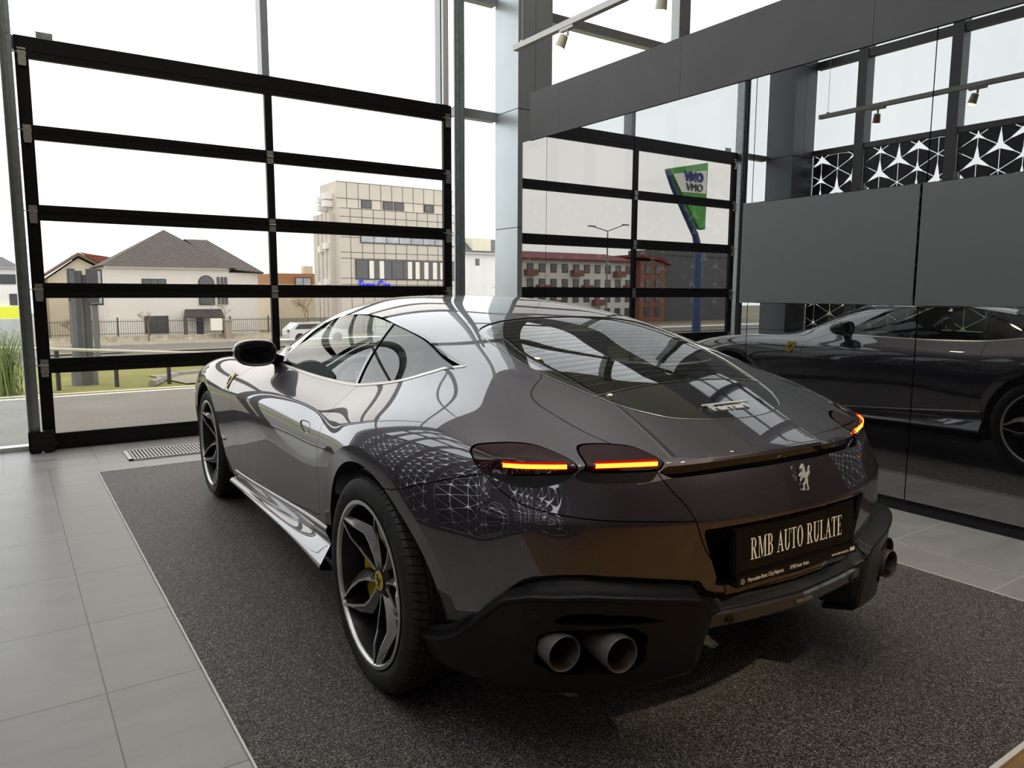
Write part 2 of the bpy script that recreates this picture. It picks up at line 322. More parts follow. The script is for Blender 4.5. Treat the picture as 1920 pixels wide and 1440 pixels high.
# ---- cladded columns
def column(name, x0, x1, y0, y1, m=None):
    c = empty(name, (x0, y0, 0), kind='structure'); w_, d_ = x1-x0, y1-y0
    b = MB(); zs = [0, .75, 1.965, 3.187, 4.41, 5.63, 6.85, ZC]
    xs = [0, w_/2, w_]
    for z0, z1 in zip(zs, zs[1:]):
        for xa, xb in zip(xs, xs[1:]): b.box((xa+.003, 0, z0+.004), (xb-.003, d_, z1-.004))
    b.build('cladding', m or M['clad_grey'], c); MB().box((.008, .008, 0), (w_-.008, d_-.008, ZC)).build('core', M['groove'], c); return c
column('column_right', 4.583, 5.03, 6.622, 7.06)
column('column_left', XL, -.554, 6.624, 7.06, M['clad_shaded'])
# ---- far glazing (door side): mullions, transoms, panes
fw = empty('window_1', (0, 0, 0), kind='structure')
b = MB()
for x0, x1 in ((2.065, 2.13), (3.90, 3.965), (7.35, 7.55), (10.2, 10.4)): b.box((x0, YG-.06, 3.2 if x0 < 4.2 else 0), (x1, YG+.08, ZC))
b.box((-.554, YG-.03, 3.165), (.07, YG+.06, 3.235))
b.box((4.06, YG-.05, 3.12), (4.583, YG+.05, 3.215)); b.box((4.06, YG-.05, 4.32), (4.583, YG+.05, 4.385))
b.box((5.03, YG-.05, 4.295), (12, YG+.05, 4.40)); b.box((-.554, YG-.05, 5.75), (12, YG+.05, 5.85)); b.box((5.03, YG-.05, 2.9), (12, YG+.05, 3.0)); b.box((.07, YG-.06, 3.10), (3.965, YG+.02, 3.2))
b.build('window_frame', M['alu'], fw)
for x0, x1, z0 in ((-.554, .105, .03), (.105, 2.065, 3.2), (2.13, 3.90, 3.2), (4.06, 4.583, .03), (5.03, 7.35, .03), (7.55, 10.2, .03), (10.4, 12, .03)):
    MB().poly([(x0, YG, z0), (x1, YG, z0), (x1, YG, ZC), (x0, YG, ZC)]).build('pane', M['glass'], fw)
# ---- sectional door
dr = empty('door_1', (.2, YD, 0), kind='structure'); ox = -.2
XR = 3.975
rails = [(.0, .133), (.622, .740), (1.219, 1.338), (1.822, 1.940), (2.432, 2.540), (3.03, 3.19)]
for z0, z1 in rails:
    b = MB()
    if z0 in (0.,): b.box((.2+ox, 0, z0), (XR+ox, .042, z1)).box((.2+ox, -.008, z1-.018), (XR+ox, 0, z1-.010))
    elif z1 == 3.19: b.box((.2+ox, 0, z0), (XR+ox, .042, z1-.02)).box((.2+ox, .004, z1-.02), (XR+ox, .05, z1)).box((.2+ox, -.004, z0+.05), (XR+ox, 0, z0+.058))
    else:
        zm = (z0+z1)/2; b.box((.2+ox, 0, z0), (XR+ox, .042, zm-.002)).box((.2+ox, 0, zm+.002), (XR+ox, .042, z1)).box((.2+ox, .008, zm-.002), (XR+ox, .035, zm+.002)).box((.2+ox, -.003, zm+.02), (XR+ox, 0, zm+.026))
    b.build('rail', M['black_metal'], dr)
for x0, x1, nm in ((.2, .289, 'stile'), (2.057, 2.123, 'mullion'), (3.88, XR, 'stile')):
    b = MB()
    for (a0, a1), (b0, b1) in zip(rails, rails[1:]): b.box((x0+ox, .0015, a1), (x1+ox, .0405, b0))
    b.build(nm, M['black_metal'], dr)
for (a0, a1), (b0, b1) in zip(rails, rails[1:]):
    for x0, x1 in ((.289, 2.057), (2.123, 3.88)):
        MB().poly([(x0+ox, .022, a1), (x1+ox, .022, a1), (x1+ox, .022, b0), (x0+ox, .022, b0)]).build('glazing', M['door_glass'], dr)
def hinge_mb(side):
    b = MB(); b.box((-.028, -.004, -.062), (.028, 0, -.012)).box((-.028, -.004, .010), (.028, 0, .052))
    b.bar((-.03, -.006, 0), (.03, -.006, 0), .007, 8)
    for x in (-.018, .018):
        for z in (-.05, .04): b.bar((x, -.008, z), (x, -.003, z), .005, 6)
    if side:
        b.box((-.024, -.03, -.085), (.024, -.004, -.062)).bar((-.07, -.02, .008), (.03, -.02, .008), .0045, 6); b.box((-.024, -.026, -.060), (.024, -.022, .004))
    return b
for k, (z0, z1) in enumerate(rails[1:]):
    for x, sd in ((.245, 1), (2.09, 0), (3.93, 1)):
        if k == 4 and not sd: continue
        h = hinge_mb(sd).build('hinge', M['hinge'], dr); h.location = (x+ox, 0, (z0+z1)/2 if k < 4 else z0+.02)
MB().box((.345+ox, .0, 3.185), (.455+ox, .012, 3.235)).bar((.375+ox, -.004, 3.21), (.375+ox, 0, 3.21), .009, 8).bar((.425+ox, -.004, 3.21), (.425+ox, 0, 3.21), .009, 8).build('bracket', M['galv'], dr)
b = MB(); b.box((.10+ox, -.10, .012), (.275+ox, -.008, .172)).bar((.275+ox, -.05, .06), (.295+ox, -.05, .06), .008, 8).bar((.14+ox, -.06, 0), (.14+ox, -.06, .02), .015, 8); b.build('roller_cover', M['satin'], dr)
for x0, x1, nm in ((.105, .185, 'trim_2'), (3.985, 4.075, 'trim_3')):
    t = MB(); t.box((x0, YD-.055, 0), (x1, YD-.05, 5.9)).box((x0 if x0 < 1 else x1-.006, YD-.10, 0), (x0+.006 if x0 < 1 else x1, YD+.12, 5.2)).box((x0+.03, YD-.075, 0), (x0+.036, YD-.05, 5.2))
    for k in range(14): t.bar((x0+.055, YD-.06, .3+k*.36), (x0+.055, YD-.05, .3+k*.36), .007, 6)
    t.build(nm, M['galv'], kind='structure')
MB().box((3.90, YD+.03, 3.2), (3.962, YD+.09, ZC)).build('trim_4', M['white_metal'], kind='structure')
# ---- left glazing with perforated star lattice
lw = empty('window_2', (XL, 0, 0), kind='structure')
ms = [5.92-1.197*k for k in range(7)]
b = MB()
for y in ms: b.box((-.12, y-.065, 0), (.05, y+.065, ZC))
for y0, y1 in [(a-1.132, a-.065) for a in ms[:-1]]+[(5.985, 6.62)]:
    b.box((-.06, y0, 0), (.03, y1, .08)); b.box((-.06, y0, 3.225), (.035, y1, 3.29)); b.box((-.06, y0, 4.40), (.035, y1, 4.50)); b.box((-.06, y0, 5.75), (.035, y1, 5.83))
b.build('window_frame', M['frame_dark'], lw)
for y0, y1 in [(a-1.132, a-.065) for a in ms[:-1]]+[(5.985, 6.62)]:
    MB().poly([(-.03, y0, .08), (-.03, y1, .08), (-.03, y1, ZC), (-.03, y0, ZC)]).build('pane', M['glass'], lw)
def lattice_mesh(wd, z0, z1, yoff):
    """black sheet with star and line cut-outs on a triangular grid"""
    vs, es, fs = [], [], []
    def add(poly):
        i = len(vs); vs.extend(Vector(p) for p in poly); fs.append(list(range(i, i+len(poly))))
    add([(0, z0), (wd, z0), (wd, z1), (0, z1)])
    a = .287; cx = a*math.sqrt(3)/2
    def inside(p): return (min(max(p[0], .012), wd-.012), min(max(p[1], z0+.012), z1-.012))
    fz = lambda z: min(1., max(.38, .38+.62*(z-.9)/1.7))
    def seg(p, q, t):
        t *= .45+.55*fz((p[1]+q[1])/2)
        # clip to panel by parameter
        d = Vector((q[0]-p[0], q[1]-p[1])); t0, t1 = 0., 1.
        for o, dd, lo, hi in ((p[0], d.x, .012, wd-.012), (p[1], d.y, z0+.012, z1-.012)):
            if abs(dd) < 1e-9:
                if o < lo or o > hi: return
                continue
            u, v = (lo-o)/dd, (hi-o)/dd
            if u > v: u, v = v, u
            t0, t1 = max(t0, u), min(t1, v)
        if t1-t0 < .02: return
        A = Vector(p)+d*t0; B = Vector(p)+d*t1; n = Vector((-d.y, d.x)).normalized()*t
        add([A+n, A-n, B-n, B+n])
    def star(c, r, wid, up):
        r *= fz(c[1]); wid *= fz(c[1])
        for k in range(3):
            t = math.radians((90 if up else -90)+120*k); d = Vector((math.cos(t), math.sin(t))); n = Vector((-d.y, d.x))
            pts = [Vector(c)+n*wid-d*wid*.58, Vector(c)-n*wid-d*wid*.58, Vector(c)+d*r-n*.003, Vector(c)+d*r+n*.003]
            if all(.01 < q.x < wd-.01 and z0+.01 < q.y < z1-.01 for q in pts): add(pts)
            else:
                q = [Vector(inside((u.x, u.y))) for u in pts]
                if (q[0]-q[2]).length > .03 and (q[0]-q[1]).length > .01: add(q)
    zb = 2.72
    for i in range(-1, 7):
        x = yoff+i*cx
        for j in range(-12, 4):
            z = zb+j*a+(a/2 if i % 2 else 0)
            for q in ((x, z+a), (x+cx, z+a/2), (x+cx, z-a/2)): seg((x, z), q, .0042)
            if not(-.03 < x < wd+.03): continue
            k = (j+(i//2)) % 2
            if i % 2 == 0:
                if k == 0: star((x, z), .185, .040, True)
            else:
                if k == 0: star((x, z), .10, .024, True)
                else: star((x, z), .175, .044, True)
    co, ed, fa, ov, oe, of = delaunay_2d_cdt(vs, [], fs, 1, 1e-5)
    holes = [[vs[i] for i in f] for f in fs[1:]]; bbx = [(min(p.x for p in h), max(p.x for p in h), min(p.y for p in h), max(p.y for p in h)) for h in holes]
    def in_hole(x, y):
        for h, (a0, a1, b0, b1) in zip(holes, bbx):
            if x < a0 or x > a1 or y < b0 or y > b1: continue
            c = False; n = len(h)
            for i in range(n):
                p, q = h[i], h[i-1]
                if (p.y > y) != (q.y > y) and x < (q.x-p.x)*(y-p.y)/(q.y-p.y)+p.x: c = not c
            if c: return True
        return False
    mb = MB(); mb.v = [(0, c[0], c[1]) for c in co]
    for f in fa:
        if not in_hole(sum(co[i][0] for i in f)/len(f), sum(co[i][1] for i in f)/len(f)): mb.f.append(tuple(f))
    me = bpy.data.meshes.new('lattice_panel'); me.from_pydata(mb.v, [], mb.f); me.materials.append(M['lattice'])
    bb = bmesh.new(); bb.from_mesh(me); bmesh.ops.delete(bb, geom=[v for v in bb.verts if not v.link_faces], context='VERTS'); bmesh.ops.recalc_face_normals(bb, faces=bb.faces); bmesh.ops.solidify(bb, geom=bb.faces[:], thickness=.003); bb.to_mesh(me); bb.free()
    return me
LM = lattice_mesh(1.05, .085, 3.222, -.02+.10)
for k, y in enumerate(ms[:6]):
    o = bpy.data.objects.new('lattice_panel', LM); COL.objects.link(o); o.location = (XL+.012, y-1.123, 0)
    tag(o, 'black screen with three-pointed star cut-outs on the left-hand glazing, '+('nearest the door', 'second from the door', 'third from the door', 'fourth from the door', 'fifth from the door', 'farthest from the door')[k], 'panel', 'star lattice panels on the left-hand glazing')
o = bpy.data.objects.new('lattice_panel', lattice_mesh(.62, .085, 3.222, .24)); COL.objects.link(o); o.location = (XL+.012, 5.992, 0)
tag(o, 'narrow black star cut-out screen between the corner column and the first mullion', 'panel', 'star lattice panels on the left-hand glazing')
# ---- track lighting
tk = empty('lighting_track', (2.75, 0, 2.775), label='white suspended lighting track running above the car', cat='light')
MB().box((-.018, -4.2, 0), (.018, 4.006, .033)).build('rail', M['white_metal'], tk)
for y in (3.93, 1.9, -.2, -2.4): MB().bar((0, y, .04), (0, y, ZC-2.775), .0016, 5).box((-.01, y-.01, .033), (.01, y+.01, .045)).build('suspension_wire', M['white_metal'], tk)
def spot_head(parent=None):
    b = MB().lathe([(-.105, 0), (-.105, .030), (-.10, .036), (-.012, .043), (.0, .043), (.0, .037), (-.006, .034)], 28, 'z'); return b
SPL = ['white cylinder spotlight on the track, the one nearest its end', 'white cylinder spotlight on the track, second from its door end', 'white cylinder spotlight on the track, third from its door end', 'white cylinder spotlight on the track, fourth from its door end']
for k, y in enumerate((3.482, 2.734, 1.55, .35)):
    s = empty('spotlight', (2.75, y, 2.775), label=SPL[k], cat='light', group='spotlights on the white track')
    MB().box((-.014, -.06, -.016), (.014, .06, 0)).bar((0, 0, -.045), (0, 0, -.016), .008, 8).build('adapter', M['white_metal'], s)
    h = spot_head().xf(Matrix.Translation((0, 0, -.03)) @ Matrix.Scale(.68, 4)).xf(Matrix.Translation((0, 0, -.10)) @ Matrix.Rotation(math.radians(180), 4, 'X') @ Matrix.Translation((0, 0, .05))).build('housing', M['lamp_body'], s, 40); h.rotation_euler = (.25, .30 if k != 1 else -.1, 0)
    l = MB().lathe([(-.092, 0), (-.092, .024)], 24, 'z').build('lamp', M['lamp_glow'], s); l.location = h.location
    l.data.transform(Matrix.Translation((0, 0, -.034))); l.rotation_euler = h.rotation_euler
# recessed ceiling downlights (seen as highlights in paint and glass)
DLP = [(-.2, -2.2), (1.7, -1.2), (1.7, .6), (3.3, -1.2), (3.3, .6), (1.7, -3.2), (3.4, -3.2), (.2, .2), (5.5, 2), (5.5, -1), (7.5, .5), (7.5, 3.5)]
DLL = ['at the left wall behind the camera', 'behind the car, front one of the middle row', 'over the boot of the car, middle row', 'behind the car, nearer the mirror wall', 'beside the boot, nearer the mirror wall', 'in the middle row, farthest from the door', 'nearer the mirror wall, farthest from the door', 'over the tiles left of the mat', 'just beyond the mirror wall, level with the car', 'beyond the mirror wall, level with the mat end', 'far beyond the mirror wall, nearer the back', 'far beyond the mirror wall, nearer the door side']
for k, (x, y) in enumerate(DLP):
    d = empty('downlight', (x, y, ZC), label='round recessed ceiling downlight '+DLL[k], cat='light', group='recessed ceiling downlights')
    MB().lathe([(-.004, .075), (-.008, .09), (0, .10)], 24, 'z').build('ring', M['white_metal'], d)
    MB().lathe([(-.003, 0), (-.003, .075)], 24, 'z').build('lens', M['lamp_glow'], d)
for k, (x, y) in enumerate(DLP[:8]):
    spot('downlight_beam', (x, y, ZC-.03), (x, y, 0), 45, (1, .84, .64), 60, .07)
for y in (3.482, 2.734, 1.55, .35): spot('track_beam', (2.77, y, 2.56), (2.9, y-.35, 0), 9, (1, .84, .62), 75, .03)
# soft room light from the lit showroom behind the camera
area('showroom_light', (4.5, -5.5, ZC-.1), (0, 0, 0), 8, 4, 60, (1, .80, .56))
area('ceiling_fill', (2.2, 1.5, 6.1), (math.pi, 0, 0), 6, 8, 150, (1, .95, 1))  # added lamp without a fixture, brightens the ceiling mirrored in the paint
spot('rear_fill', (2.6, -2.6, 5.2), (1.95, 1.2, .74), 700, (1, .86, .66), 10.5, .08, 1.)  # added spot without a fixture, brightens the number plate and tail
# ================================================================ OUTSIDE
GP = [(-40, -.04), (7.16, -.03), (10.7, -.035), (16, -.36), (24.5, -.8), (43.5, -1.6), (46.8, -1.66), (50, -1.78), (60, -2), (160, -3)]
def gz(y): return float(np.interp(y, [p[0] for p in GP], [p[1] for p in GP]))
def strip(name, y0, y1, x0, x1, m, dz=0., kind='structure', n=6):
    b = MB(); ys = sorted({y0, y1, *[p[0] for p in GP if y0 < p[0] < y1]})
    for a, c in zip(ys, ys[1:]): b.poly([(x0, a, gz(a)+dz), (x1, a, gz(a)+dz), (x1, c, gz(c)+dz), (x0, c, gz(c)+dz)])
    return b.build(name, m, kind=kind)
M['paving'] = ground_mat('grey_paving', (.235, .222, .20), .18, 1.2, 30); M['asphalt'] = ground_mat('asphalt', (.135, .132, .128), .12, .6, 20)
M['lawn'] = ground_mat('lawn', (.19, .185, .035), .35, .5, 12); M['sidewalk'] = ground_mat('pavement', (.30, .265, .20), .1); M['earth'] = ground_mat('earth', (.19, .16, .10), .3, .3, 6)
M['kerb'] = mat('kerb_stone', (.32, .30, .26), .8, noise=.15, nscale=4)
M['render_white'] = mat('white_render', (.72, .70, .665), .8, noise=.04, nscale=.8); M['render_beige'] = mat('beige_render', (.66, .60, .47), .8, noise=.05, nscale=.8)
M['trim_white'] = mat('cornice_white', (.86, .84, .80), .7)
M['rooftile'] = roof_tile_mat('grey_roof_tiles', (.13, .115, .105), (.10, .09, .083), 1.6, 2.2); M['redroof'] = roof_tile_mat('red_roof_tiles', (.33, .085, .05), (.27, .07, .04), 2, 2)
M['windark'] = mat('dark_window', (.06, .065, .07), .15, spec=.8); M['winframe'] = mat('dark_frame', (.05, .05, .055), .5); M['winlite'] = mat('pale_window', (.42, .46, .52), .2, noise=.25, nscale=1.2)
M['fence'] = mat('dark_fence_paint', (.055, .06, .065), .6); M['bark'] = mat('bare_twigs', (.20, .145, .10), .9); M['brick'] = mat('red_brick', (.22, .10, .075), .85, noise=.2, nscale=6)
M['panelclad'] = mat('cream_facade_panel', (.60, .565, .51), .55, noise=.05, nscale=.6); M['joint'] = mat('facade_joint', (.12, .10, .09), .7)
M['blue'] = mat('blue_sign_letters', (.03, .04, .75), .5, emis=(.02, .03, 1), estr=.3); M['orange'] = mat('terracotta_render', (.40, .20, .10), .8); M['yellowpaint'] = mat('lime_yellow_panel', (.75, .78, .05), .6)
M['grey_pylon'] = mat('grey_pylon_metal', (.16, .165, .18), .5, .3, noise=.1, nscale=4); M['green'] = mat('green_sign', (.05, .30, .03), .5); M['bluepole'] = mat('blue_pole', (.02, .05, .16), .5); M['signwhite'] = mat('sign_white', (.80, .80, .78), .5)
M['navy'] = mat('navy_letters', (.01, .02, .20), .5); M['redpaint'] = mat('red_roof_sheet', (.16, .022, .022), .7); M['concrete'] = mat('concrete_wall', (.45, .45, .43), .85, noise=.1, nscale=2)
M['grassblade'] = mat('ornamental_grass', (.22, .26, .08), .8)
strip('ground_forecourt', 7.16, 10.7, -40, 40, M['paving']); strip('ground_side', -40, 7.16, -40, XL-.1, M['paving'])
strip('ground_verge', 10.85, 24.5, -80, 80, M['lawn'], .0); strip('ground_road', 24.5, 43.5, -120, 120, M['asphalt']); strip('ground_pavement', 43.5, 46.9, -120, 120, M['sidewalk'], .06); strip('ground_far', 46.9, 160, -200, 200, M['earth'])
strip('trim_5', 10.7, 10.85, -40, 40, M['trim_white'], .03)
strip('ground_median', 31, 33.5, -120, 120, M['earth'], .04)
# a parking bay with its kerb cut into the verge
strip('ground_bay', 11.6, 15.2, 2.15, 12, M['sidewalk'], .02)
b = MB(); pts = [(1.7, 11.6), (2.0, 12.8), (2.5, 14.4), (3.3, 15.2), (12, 15.2)]
for p, q in zip(pts, pts[1:]): b.bar((p[0], p[1], gz(p[1])+.04), (q[0], q[1], gz(q[1])+.03), .06, 6)
b.build('kerb', M['kerb'], label='pale curved kerb stones edging the parking bay in the lawn', cat='kerb')
# handrail and bollards on the forecourt edge
h = MB(); h.bar((-1.8, 11.2, .70), (.1, 12, .50), .022, 8).bar((.1, 12, .50), (3.4, 12.2, .25), .022, 8).bar((-1.8, 11.2, .42), (.1, 12, .22), .015, 8); h.build('handrail', M['white_metal'], label='thin pale handrail outside the door, sloping down to the right', cat='rail')
PL = ['leftmost of three thin dark posts outside the door', 'middle one of three thin dark posts outside the door', 'rightmost of three thin dark posts outside the door']
for k, (x, t) in enumerate(((.58, .47), (1.305, .36), (2.01, .30))):
    MB().bar((x, 12.12, -.16), (x, 12.12, t-.03), .030, 8).bar((x, 12.12, t-.03), (x, 12.12, t-.018), .034, 8).build('rail_post', M['fence'], label=PL[k], cat='post', group='posts under the handrail')
# ---- generic facade helpers
def win(parent, x0, x1, z0, z1, y, arch=False, name='window', mpane=None, fr=.06, mull=1):
    """window unit in a wall facing -Y: frame and panes"""
    b = MB(); o = empty(name, (x0, y, z0)); o.parent = parent; W, H = x1-x0, z1-z0
    f = MB()
    if arch:
        n = 14; c = W/2; zz = H-c
        P = [(c-c*math.cos(math.pi*k/n), 0, zz+c*math.sin(math.pi*k/n)) for k in range(n+1)]
        f.prism([(0, 0, 0)]+P+[(W, 0, 0)], -.05, (0, 1, 0)); b.prism([(fr, -.055, fr)]+[(c-(c-fr)*math.cos(math.pi*k/n), -.055, zz+(c-fr)*math.sin(math.pi*k/n)) for k in range(n+1)]+[(W-fr, -.055, fr)], -.01, (0, 1, 0))
    else:
        f.box((0, -.05, 0), (W, 0, H))
        for k in range(mull): wx = (W-fr)/mull; b.box((fr+k*wx, -.06, fr), (k*wx+wx, -.05, H-fr))
    f.build('frame', M['winframe'], o); b.build('pane', mpane or M['windark'], o); return o
def roofpoly(b, pts, scale=1.):
    b.poly(pts)
def roof_build(faces, name, m, parent):
    me = bpy.data.meshes.new(name); vs = []; fs = []
    for f in faces: fs.append(tuple(range(len(vs), len(vs)+len(f)))); vs += f
    me.from_pydata(vs, [], fs); me.materials.append(m); me.update(); uv = me.uv_layers.new()
    for p in me.polygons:
        n = p.normal; h = Vector((n.x, n.y, 0)); h = h.normalized() if h.length > 1e-4 else Vector((0, 1, 0)); a = Vector((-h.y, h.x, 0)); u2 = n.cross(a)
        for li, vi in zip(p.loop_indices, p.vertices): v = me.vertices[vi].co; uv.data[li].uv = (v.dot(a), v.dot(u2))
    o = bpy.data.objects.new(name, me); COL.objects.link(o); o.parent = parent; return o
# ---- main house
hs = empty('house', (5.2, 50, -1.8), label='white house with grey hipped tile roof and arched windows across the road', cat='house')
MB().box((0, 0, -.3), (6.95, 7, 4.5)).build('wall', M['render_white'], hs)
MB().prism([(6.9, -.0, -.3), (9.0, .9, -.3), (9.3, 2.4, -.3), (9.3, 7, -.3), (6.9, 7, -.3)], 4.5, (0, 0, 1)).build('side_wing', M['render_white'], hs)
MB().box((-.12, -.18, 4.36), (7.0, 0, 4.5)).build('cornice', M['trim_white'], hs)
A, Bq, Cq, Dq = (-.3, -.35, 4.48), (7.35, -.35, 4.48), (7.35, 7.4, 4.48), (-.3, 7.4, 4.48); ap = (3.75, 3.2, 6.95)
roof_build([[A, Bq, ap], [Bq, Cq, ap], [Cq, Dq, ap], [Dq, A, ap]], 'roof', M['rooftile'], hs)
r2 = [(6.9, -.35, 4.4), (9.35, .6, 4.25), (9.75, 2.2, 4.2), (9.75, 7.4, 4.2), (3.7, 7.4, 4.4)]; ra, rb = (5.0, 3.4, 6.42), (6.45, 3.4, 6.42)
roof_build([[r2[0], r2[1], rb, ra], [r2[1], r2[2], rb], [r2[2], r2[3], rb], [r2[3], r2[4], ra, rb]], 'roof', M['rooftile'], hs)
win(hs, 1.85, 3.2, 3.2, 3.75, 0, mull=3); 
win(hs, 5.05, 6.0, 2.15, 4.0, -.02, arch=True, mull=2)
for x in (6.18, 6.42, 6.64): win(hs, x, x+.15, 2.2, 3.93, -.02, arch=True, fr=.03)
win(hs, 1.88, 3.22, .42, 1.5, 0, mull=2); win(hs, 4.85, 5.25, .0, 1.35, 0, name='door_leaf')
cn = MB(); cn.prism([(3.85, -1.4, 1.40), (6.25, -1.4, 1.36), (6.35, 0, 1.82), (4.2, 0, 1.82)], .07, (0, 0, 1)); cn.build('canopy', M['rooftile'], hs)
for x in (4.0, 6.1): MB().bar((x, -1.3, -.1), (x, -1.3, 1.37), .05, 6).build('canopy_post', M['fence'], hs)
# ---- small gabled house
sh = empty('house', (2.56, 58, -2.2), label='small beige gabled house with red roof left of the white house', cat='house')
sh.scale = (1.115, 1.115, 1.115)
MB().prism([(0, 0, 0), (3.3, 0, 0), (3.3, 0, 4.1), (1.65, 0, 5.0), (0, 0, 3.75)], 6, (0, 1, 0)).build('wall', M['render_beige'], sh)
b = MB(); b.prism([(-.35, -.3, 3.7), (1.65, -.3, 5.12), (1.65, -.3, 5.3), (-.35, -.3, 3.85)], 6.5, (0, 1, 0)).prism([(1.65, -.3, 5.12), (3.6, -.3, 4.05), (3.6, -.3, 4.2), (1.65, -.3, 5.3)], 6.5, (0, 1, 0)); b.build('verge_board', mat('brown_verge', (.16, .11, .09), .8), sh)
roof_build([[(1.7, -.2, 5.34), (3.45, .2, 5.1), (3.7, .2, 4.1), (1.75, -.2, 5.3)], [(1.65, -.3, 5.32), (3.65, -.3, 4.22), (3.65, 6.3, 4.22), (1.65, 6.3, 5.32)]], 'roof', M['redroof'], sh)
MB().box((2.75, -.45, 0), (3.75, -.0, 2.6)).build('brick_wing', M['brick'], sh)
# ---- office building
of = empty('office_building', (18.9, 48, -1.5), label='cream panelled office block with blue lettering on its front', cat='building')
MB().box((0, 0, -.3), (9.0, 3.6, 8.3)).build('wall', M['panelclad'], of); MB().box((.0, .55, 8.3), (9.0, 3.6, 10.05)).build('upper_storey', M['panelclad'], of); MB().box((-.35, 1.0, -.3), (0, 4.2, 8.0)).build('side_bay', M['panelclad'], of)
b = MB()
for x in [.72+.83*k for k in range(10)]:
    b.box((x-.018, -.012, -.3), (x+.018, 0, 8.28)); b.box((x-.018, .538, 8.3), (x+.018, .55, 10.0))
for z in (.3, 1.2, 2.45, 3.2, 3.62, 4.95, 5.35, 6.35, 7.0, 7.7, 8.25): b.box((0, -.012, z-.018), (9.0, 0, z+.018))
for z in (8.95, 10.03): b.box((0, .535, z-.02), (9.0, .55, z+.02))
for y in (1.6, 2.4, 3.2): b.box((-.362, y, -.3), (-.35, y+.05, 8))
b.build('joint', M['joint'], of)
win(of, 1.0, 9.0, 3.55, 4.9, -.015, mull=9, mpane=M['windark']); win(of, 1.4, 9.0, 6.0, 6.85, -.015, mull=8, mpane=M['winlite'])
for x in (1.75, 3.35, 4.2, 6.55): win(of, x, x+.75, 8.35, 8.93, .54)
for k, x in enumerate((2.0, 2.75, 4.9, 5.5, 6.2, 6.9, 7.5)): MB().box((x, -.085, 3.62), (x+.33, -.078, 4.82)).build('curtain', M['trim_white'], of)
text_obj('lettering', 'Euro Car', .98, frame((2.35, -.12, 2.82), (1, 0, 0), (0, 0, 1)), M['blue'], of, .05, .62, bold=.02)
for z in (3.2, 5.6, 8.4, 8.9):
    for y, dz in ((1.2, 0), (2.2, -.2)): MB().box((-.62, y, z+dz), (-.35 if z < 8 else -.02, y+.5, z+dz+.4)).build('cooling_unit', M['signwhite'], of)
b = MB().box((9.0, 1.2, -.3), (10.1, 3.6, 8.2)); b.build('stair_tower', M['winlite'], of)
b = MB()
for z in (2.9, 3.0, 4.4, 5.6, 7.2, 8.15): b.box((9.0, 1.18, z-.03), (10.1, 1.2, z+.03))
b.box((10.05, 1.17, -.3), (10.12, 1.2, 8.2)); b.build('stair_frame', M['winframe'], of)
# ---- other buildings
ob = empty('apartment_building', (17.7, 58, -2), label='low terracotta building with chimney between house and office block', cat='building')
MB().box((0, 0, 0), (5, 6, 4.6)).build('wall', M['orange'], ob); MB().box((-.06, -.06, 0), (5.06, 6.05, 3.75)).build('lower_wall', M['render_beige'], ob); MB().box((2.2, .3, 4.6), (2.9, 1, 5.2)).build('chimney', M['render_beige'], ob)
win(ob, 1.3, 2.6, 3.6, 4.3, -.06, mpane=M['winlite'], mull=2); win(ob, 3.1, 3.8, 3.6, 4.3, -.06, mpane=M['winlite'], mull=2)
rb_ = empty('house', (35.5, 60, -2.2), label='tall pale house with dormer roof right of the office block', cat='house')
MB().box((0, 0, 0), (6, 8, 7)).build('wall', M['render_white'], rb_); roof_build([[(-.3, -.4, 7), (6, -.4, 7), (6, 2, 8.5), (-.3, 2, 8.5)]], 'roof', M['rooftile'], rb_); win(rb_, 1.3, 1.7, 5.9, 6.5, 0); MB().box((1, 0, 7.2), (3, 1.5, 8.4)).build('dormer', M['render_beige'], rb_)
lb = empty('apartment_building', (-3.2, 56, -2), label='white block with lime-yellow balcony at the far left', cat='building')
MB().box((0, 0, 0), (4.2, 8, 4.6)).build('wall', M['render_white'], lb); roof_build([[(-.2, -.3, 4.6), (4.4, -.3, 4.6), (3.4, 4, 5.4), (-.2, 4, 5.6)]], 'roof', M['rooftile'], lb)
MB().box((2.3, -.3, 1.45), (4.3, 0, 2.2)).build('balcony', M['yellowpaint'], lb); win(lb, 2.7, 4.0, 3.6, 4.2, 0, mull=2); win(lb, 3.6, 4.0, 2.3, 3.0, 0); win(lb, 3.6, 4.1, .5, 1.2, 0)
MB().box((-3, 30, -1.4), (1.2, 30.3, .3)).build('garden_wall', M['concrete'], label='low grey concrete wall beyond the handrail at far left', cat='wall')
# ---- fence, boxes, trees
fn = empty('garden_fence', (1.5, 47, -1.66), label='dark iron railing on a low stone wall before the houses', cat='fence')
MB().box((0, 0, -.3), (12.6, .3, .32)).build('stone_base', mat('rubble_stone', (.42, .38, .30), .9, noise=.3, nscale=3), fn)
b = MB()
for k in range(106): x = .06+k*.118; b.bar((x, .15, .3), (x, .15, 1.28), .013, 4)
b.box((0, .14, .45), (12.6, .16, .48)).box((0, .14, 1.14), (12.6, .16, 1.17)); b.build('bars', M['fence'], fn)
for x in (2.0, 3.8, 5.4, 7.3, 9.9, 12.2): MB().bar((x, .15, .2), (x, .15, 1.38), .045, 6).build('post', M['fence'], fn)
f2 = empty('garden_fence', (14.1, 47, -1.6), label='dark picket fence beside the office block', cat='fence')
b = MB()
for k in range(60): b.box((k*.11, 0, 0), (k*.11+.06, .02, 1.15))
b.build('pickets', M['fence'], f2)
